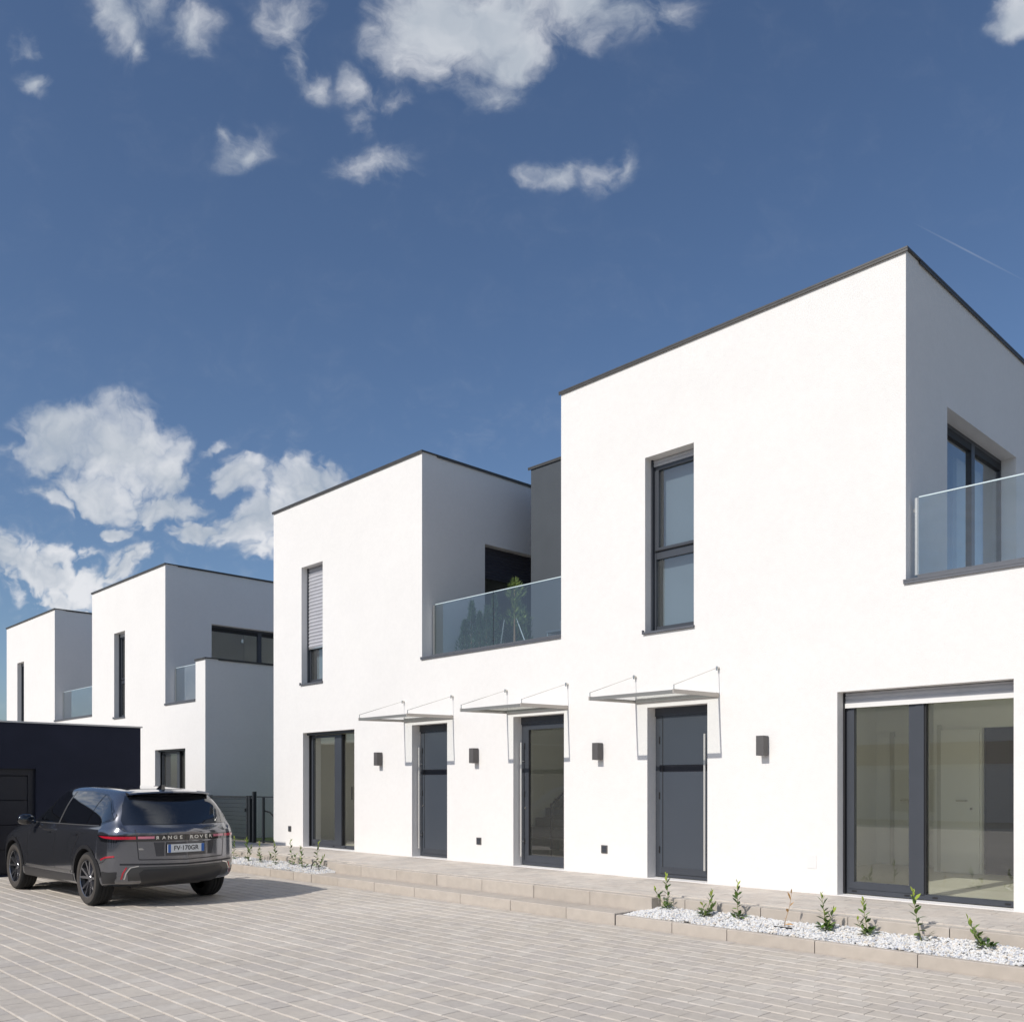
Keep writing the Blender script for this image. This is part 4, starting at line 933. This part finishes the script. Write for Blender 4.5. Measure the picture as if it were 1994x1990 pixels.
for sd_ in 'LR':
    patch('window_surround', [(2.36,1.085),(-.30,1.10),(-.66,1.20),(-.30,1.44),(-.02,1.525),(.5,1.565),(1.1,1.575),(1.48,1.55),(1.80,1.43),(2.10,1.27)], sd_, CBLK, .002, .08)
    patch('front_side_window', [(2.25,1.10),(1.19,1.10),(1.05,1.555),(1.46,1.535),(1.78,1.41),(2.05,1.26)], sd_, CGLAS, .005)
    patch('rear_side_window', [(1.13,1.10),(.16,1.11),(.02,1.515),(.5,1.55),(.99,1.56)], sd_, CGLAS, .005)
    patch('quarter_window', [(.11,1.115),(-.30,1.13),(-.58,1.20),(-.28,1.42),(-.03,1.505)], sd_, CGLAS, .005)
    patch('pillar_strip', [(1.185,1.10),(1.135,1.10),(1.0,1.56),(1.045,1.56)], sd_, CTRIM, .0065)
    patch('belt_trim', strip([(2.32,1.088),(1.2,1.093),(-.3,1.10)], .014), sd_, CTRIM, .004)
    patch('door_seam', strip([(1.17,1.06),(1.17,.50),(1.15,.42)], .008), sd_, ANTHD, .0015)
    patch('door_seam', strip([(2.20,1.02),(2.26,.8),(2.24,.45)], .008), sd_, ANTHD, .0015)
    patch('door_seam', strip([(.22,1.08),(.30,.92),(.46,.72),(.50,.45)], .008), sd_, ANTHD, .0015)
    patch('side_cladding', [(2.43,.27),(.44,.27),(.46,.40),(2.42,.40)], sd_, CLAD, .005)
    patch('sill_trim', [(2.35,.42),(.52,.42),(.55,.455),(2.3,.455)], sd_, CTRIM, .004)
    patch('bumper_corner_cladding', [(-.44,.33),(-.47,.50),(-.60,.49),(-.72,.50),(-.70,.42),(-.62,.34)], sd_, CLAD, .004, .04)
    patch('bumper_seam', strip([(-.43,.61),(-.5,.62),(-.58,.68),(-.70,.69)], .010), sd_, ANTHD, .0015)
    patch('reflector', strip([(-.46,.655),(-.56,.69),(-.70,.705)], .022), sd_, RED, .003, .03)
    patch('tail_light_housing', [(-.36,.985),(-.46,.90),(-.72,.885),(-.74,.98)], sd_, CBLK, .004, .04)
    patch('tail_light', [(-.40,.972),(-.50,.945),(-.72,.93),(-.72,.966)], sd_, RED, .007, .04)
    for hx_ in (1.36, .33): patch('door_handle', [(hx_,.955),(hx_+.19,.955),(hx_+.19,.975),(hx_,.975)], sd_, PAINT, .014)
    for cx, nmx in ((0, 'wheel_arch_trim'), (2.874, 'wheel_arch_trim')):
        a0, a1 = (-.12, 1.05) if cx else (-.10, 1.06)
        P = [(cx + .409 * math.cos(math.pi * t), .375 + .409 * math.sin(math.pi * t)) for t in np.linspace(.03, .97, 24)]
        Q = [(cx + .462 * math.cos(math.pi * t), .375 + .462 * math.sin(math.pi * t)) for t in np.linspace(.97, .03, 24)]
        patch(nmx, P + Q, sd_, CLAD, .008, .6)
    sg = 1 if sd_ == 'L' else -1
    m_ = MB(); m_.box(WORLD, -.07, .07, -.075, .075, -.11, .11); me_ = loc_build(m_, 'side_mirror', CBLK, CAR, smooth=True)
    me_.location = (2.02, sg * 1.045, 1.135); q = me_.modifiers.new('b', 'SUBSURF'); q.levels = q.render_levels = 2; me_.scale = (1.35, 1.35, 1.35)
    loc_build(MB().tube((2.05, sg * .90, 1.085), (2.03, sg * 1.0, 1.10), .022, 8), 'mirror_arm', CBLK)
patch('rear_window', [(-.74,1.12),(.74,1.12),(.745,1.18),(.68,1.38),(.60,1.50),(-.60,1.50),(-.68,1.38),(-.745,1.18)], 'B', CGLAS, .005, .04)
patch('windscreen', [(-.66,1.14),(.66,1.14),(.60,1.40),(.56,1.58),(-.56,1.58),(-.60,1.40)], 'F', CGLAS, .005, .04)
patch('roof_glass', [(-.15,-.45),(1.42,-.45),(1.42,.45),(-.15,.45)], 'T', CBLK, .003, .1)
patch('tail_light_band', [(-.90,.90),(.90,.90),(.91,.985),(-.91,.985)], 'B', CBLK, .004, .04)
for sg in (-1, 1):
    patch('tail_light', [(sg*.42,.935),(sg*.61,.935),(sg*.61,.968),(sg*.42,.968)], 'B', REDP, .007, .04)
    patch('tail_light', [(sg*.63,.93),(sg*.86,.93),(sg*.86,.968),(sg*.63,.968)], 'B', RED, .007, .04)
    patch('tailgate_seam', strip([(sg*.63,1.06),(sg*.62,.90),(sg*.60,.66)], .009), 'B', ANTHD, .0015, .04)
    patch('bumper_reflector', strip([(sg*.775,.40),(sg*.768,.48),(sg*.73,.56)], .016), 'B', RED, .005, .03)
patch('tailgate_recess_shade', [(-.40,.70),(.40,.70),(.43,.885),(-.43,.885)], 'B', mat('recess_shade_paint', (.035, .036, .044), .3, metal=.5, coat=1), .002, .05)  # flush darker patch, shade of the plate recess painted on
patch('tailgate_seam', strip([(-.60,.66),(0,.645),(.60,.66)], .012), 'B', ANTHD, .002, .04)
patch('bumper_groove', strip([(-.80,.60),(0,.585),(.80,.60)], .022), 'B', ANTHD, .0025, .04)
patch('diffuser_trim', [(-.70,.38),(.70,.38),(.725,.48),(.68,.56),(-.68,.56),(-.725,.48)], 'B', mat('dark_satin_trim', (.07, .07, .07), .3, metal=.4), .004, .04)
patch('diffuser', [(-.52,.30),(.52,.30),(.60,.48),(.54,.53),(-.54,.53),(-.60,.48)], 'B', CLAD, .007, .04)
for sg in (-1, 1): patch('chrome_trim', strip([(sg*.745,.40),(sg*.735,.48),(sg*.69,.555),(sg*.60,.575)], .014), 'B', CHR, .009, .03)
patch('grille', [(-.55,.62),(.55,.62),(.50,.74),(-.50,.74)], 'F', CBLK, .004, .04)
for sg in (-1, 1): patch('headlight', [(sg*.56,.70),(sg*.80,.74),(sg*.78,.82),(sg*.54,.77)], 'F', CGLAS, .005, .04)
# spoiler, roof fin
sp = MB()
ys = [-.585, -.45, -.2, 0, .2, .45, .585]
for i in range(len(ys) - 1):
    def pr(y): c = 1 - (abs(y) / .6) ** 3; return [(-.42, y, 1.555 + .03*c), (-.53 - .09*c, y, 1.535 + .03*c), (-.535 - .09*c, y, 1.515 + .03*c), (-.46, y, 1.50 + .02*c)]
    A, B_ = pr(ys[i]), pr(ys[i+1])
    for j in range(3): sp.quad([A[j], A[j+1], B_[j+1], B_[j]])
    if i == 0: sp.quad(A)
    if i == len(ys) - 2: sp.quad(B_[::-1])
loc_build(sp, 'roof_spoiler', PAINT, weld=True)
fn = MB(); L = [(-.14, 1.59), (-.27, 1.655), (-.315, 1.655), (-.32, 1.58)]
for w0, w1 in ((-.018, .018),):
    top = [(x, y) for x, y in L]; A = [(x, ( .03 if k in (0, 3) else .018), z) for k, (x, z) in enumerate(L)]; B_ = [(x, -y, z) for x, y, z in A]
    fn.quad(A); fn.quad(B_[::-1])
    for k in range(4): fn.quad([A[k], A[(k+1) % 4], B_[(k+1) % 4], B_[k]])
loc_build(fn, 'roof_antenna', CBLK)
# lettering and plate
def text(name, s_, size, loc_, rot, m, parent, ext=.002, spacing=1, bold=False, sx=1):
    cu_ = bpy.data.curves.new(name, 'FONT'); cu_.body = s_; cu_.size = size; cu_.extrude = ext; cu_.align_x = 'CENTER'; cu_.align_y = 'CENTER'; cu_.space_character = spacing; cu_.resolution_u = 3
    if bold: cu_.offset = .0016
    t = bpy.data.objects.new(name, cu_); COL.objects.link(t); dg = bpy.context.evaluated_depsgraph_get(); me = bpy.data.meshes.new_from_object(t.evaluated_get(dg)); bpy.data.objects.remove(t)
    me.materials.clear(); me.materials.append(m); o = bpy.data.objects.new(name, me); COL.objects.link(o); o.parent = parent; o.location = loc_; o.rotation_euler = rot; o.scale = (sx, 1, 1); return o
def rx(y, z):
    h, nn, _, _ = BV.ray_cast(Vector((-3, y, z)), Vector((1, 0, 0))); return h.x
RT = (math.radians(90), 0, math.radians(-90))
word = 'RANGE ROVER'; cw = .075
for i, c in enumerate(word):
    if c == ' ': continue
    y = (len(word) - 1) / 2 * cw - i * cw + .01
    text('letter', c, .062, (rx(y, .945) - .008, y, .945), RT, CHR, CAR, bold=True, sx=1.25)
text('badge', 'VELAR', .03, (rx(.56, .80) - .004, .56, .80), (math.radians(90), 0, math.radians(-97)), CHR, CAR, spacing=1.3, bold=True)
PX = rx(0, .80) - .012; PY = .02
np_ = loc_build(MB().box(WORLD, PX - .008, PX + .004, .745, .855, PY - .26, PY + .26), 'number_plate', PLW)
loc_build(MB().box(WORLD, PX - .0095, PX - .0082, .746, .854, PY + .218, PY + .259), 'blue_band', PLB, np_); loc_build(MB().box(WORLD, PX - .0095, PX - .0082, .746, .854, PY - .259, PY - .218), 'blue_band', PLB, np_)
text('plate_number', 'FV\u00b7170GR', .088, (PX - .0088, PY, .80), RT, PLK, np_, ext=.0006, spacing=1.02, bold=True, sx=.95)
# wheels
def lathe(b, prof, seg=36, mi=0):
    base = len(b.v); n = len(prof)
    for i in range(seg):
        t = 2 * math.pi * i / seg
        for (r, y) in prof: b.v.append((r * math.cos(t), y, r * math.sin(t)))
    for i in range(seg):
        j = (i + 1) % seg
        for k in range(n - 1): b.f.append((base + i*n + k, base + i*n + k + 1, base + j*n + k + 1, base + j*n + k)); b.mi.append(mi)
b = MB(); lathe(b, [(.256,.10),(.262,.122),(.30,.130),(.335,.126)], mi=0); lathe(b, [(.335,.126),(.355,.112),(.367,.09),(.370,.075),(.370,.055),(.362,.053),(.362,.043),(.370,.041),(.371,.008),(.362,.006),(.362,-.006),(.371,-.008),(.370,-.041),(.362,-.043),(.362,-.053),(.370,-.055),(.367,-.09),(.335,-.126),(.26,-.12),(.256,-.10)], mi=1)
for i in range(60):
    t = 2 * math.pi * i / 60
    for (ya, yb) in ((.056,.092),(-.092,-.056)):
        c, s_ = math.cos(t), math.sin(t); c2, s2 = math.cos(t + .05), math.sin(t + .05)
        b.quad([(.3725*c, ya, .3725*s_), (.3725*c2, ya, .3725*s2), (.370*c2, yb, .370*s2), (.370*c, yb, .370*s_)], 1)
tyre_me = b.build('tyre', [RUB, RUBT], smooth=True); TM = tyre_me.data; bpy.data.objects.remove(tyre_me)
b = MB(); lathe(b, [(.245,.108),(.250,.116),(.258,.116),(.258,.10)]); lathe(b, [(0,.088),(.03,.09),(.045,.085),(.06,.07),(.065,.03)], 24)
for i in range(5):
    for sgn in (-1, 1):
        t = 2 * math.pi * i / 5 + .3; t0, t1 = t + sgn * .10, t + sgn * .27
        def pt(r, a, w, y): a2 = a + w / r; return (r * math.cos(a2), y, r * math.sin(a2))
        q = [pt(.05, t0, -.018, .082), pt(.05, t0, .018, .082), pt(.248, t1, .014, .108), pt(.248, t1, -.014, .108)]; w_ = [pt(.05, t0, -.024, .05), pt(.05, t0, .024, .05), pt(.248, t1, .02, .07), pt(.248, t1, -.02, .07)]
        b.quad(q); b.quad([q[0], q[3], w_[3], w_[0]]); b.quad([q[1], w_[1], w_[2], q[2]]); b.quad([q[0], w_[0], w_[1], q[1]])
rim_o = b.build('rim', RIMM); RM = rim_o.data; bpy.data.objects.remove(rim_o)
b = MB(); lathe(b, [(.05,.0),(.255,.0)], 32); lathe(b, [(.256,.105),(.24,.05),(.24,-.10)], 32); br = b.build('wheel', CLAD); WM = br.data; bpy.data.objects.remove(br)
b = MB(); lathe(b, [(.06,.02),(.17,.02),(.17,.0)], 32); br = b.build('brake_disc', mat('brake_steel', (.3, .28, .26), .4, metal=.8)); DM = br.data; bpy.data.objects.remove(br)
for cx in (0, 2.874):
    for sg in (1, -1):
        w = bpy.data.objects.new('wheel', WM); COL.objects.link(w); w.parent = CAR; w.location = (cx, sg * .815, .371); w.rotation_euler = (0, 0, 0 if sg > 0 else math.pi)
        for nm_, me in (('tyre', TM), ('rim', RM), ('brake_disc', DM)):
            o = bpy.data.objects.new(nm_, me); COL.objects.link(o); o.parent = w
loc_build(MB().tube((0, -.7, .36), (0, .7, .36), .04, 8).box(WORLD, -.4, 3.3, .24, .30, -.5, .5), 'underbody', CLAD)
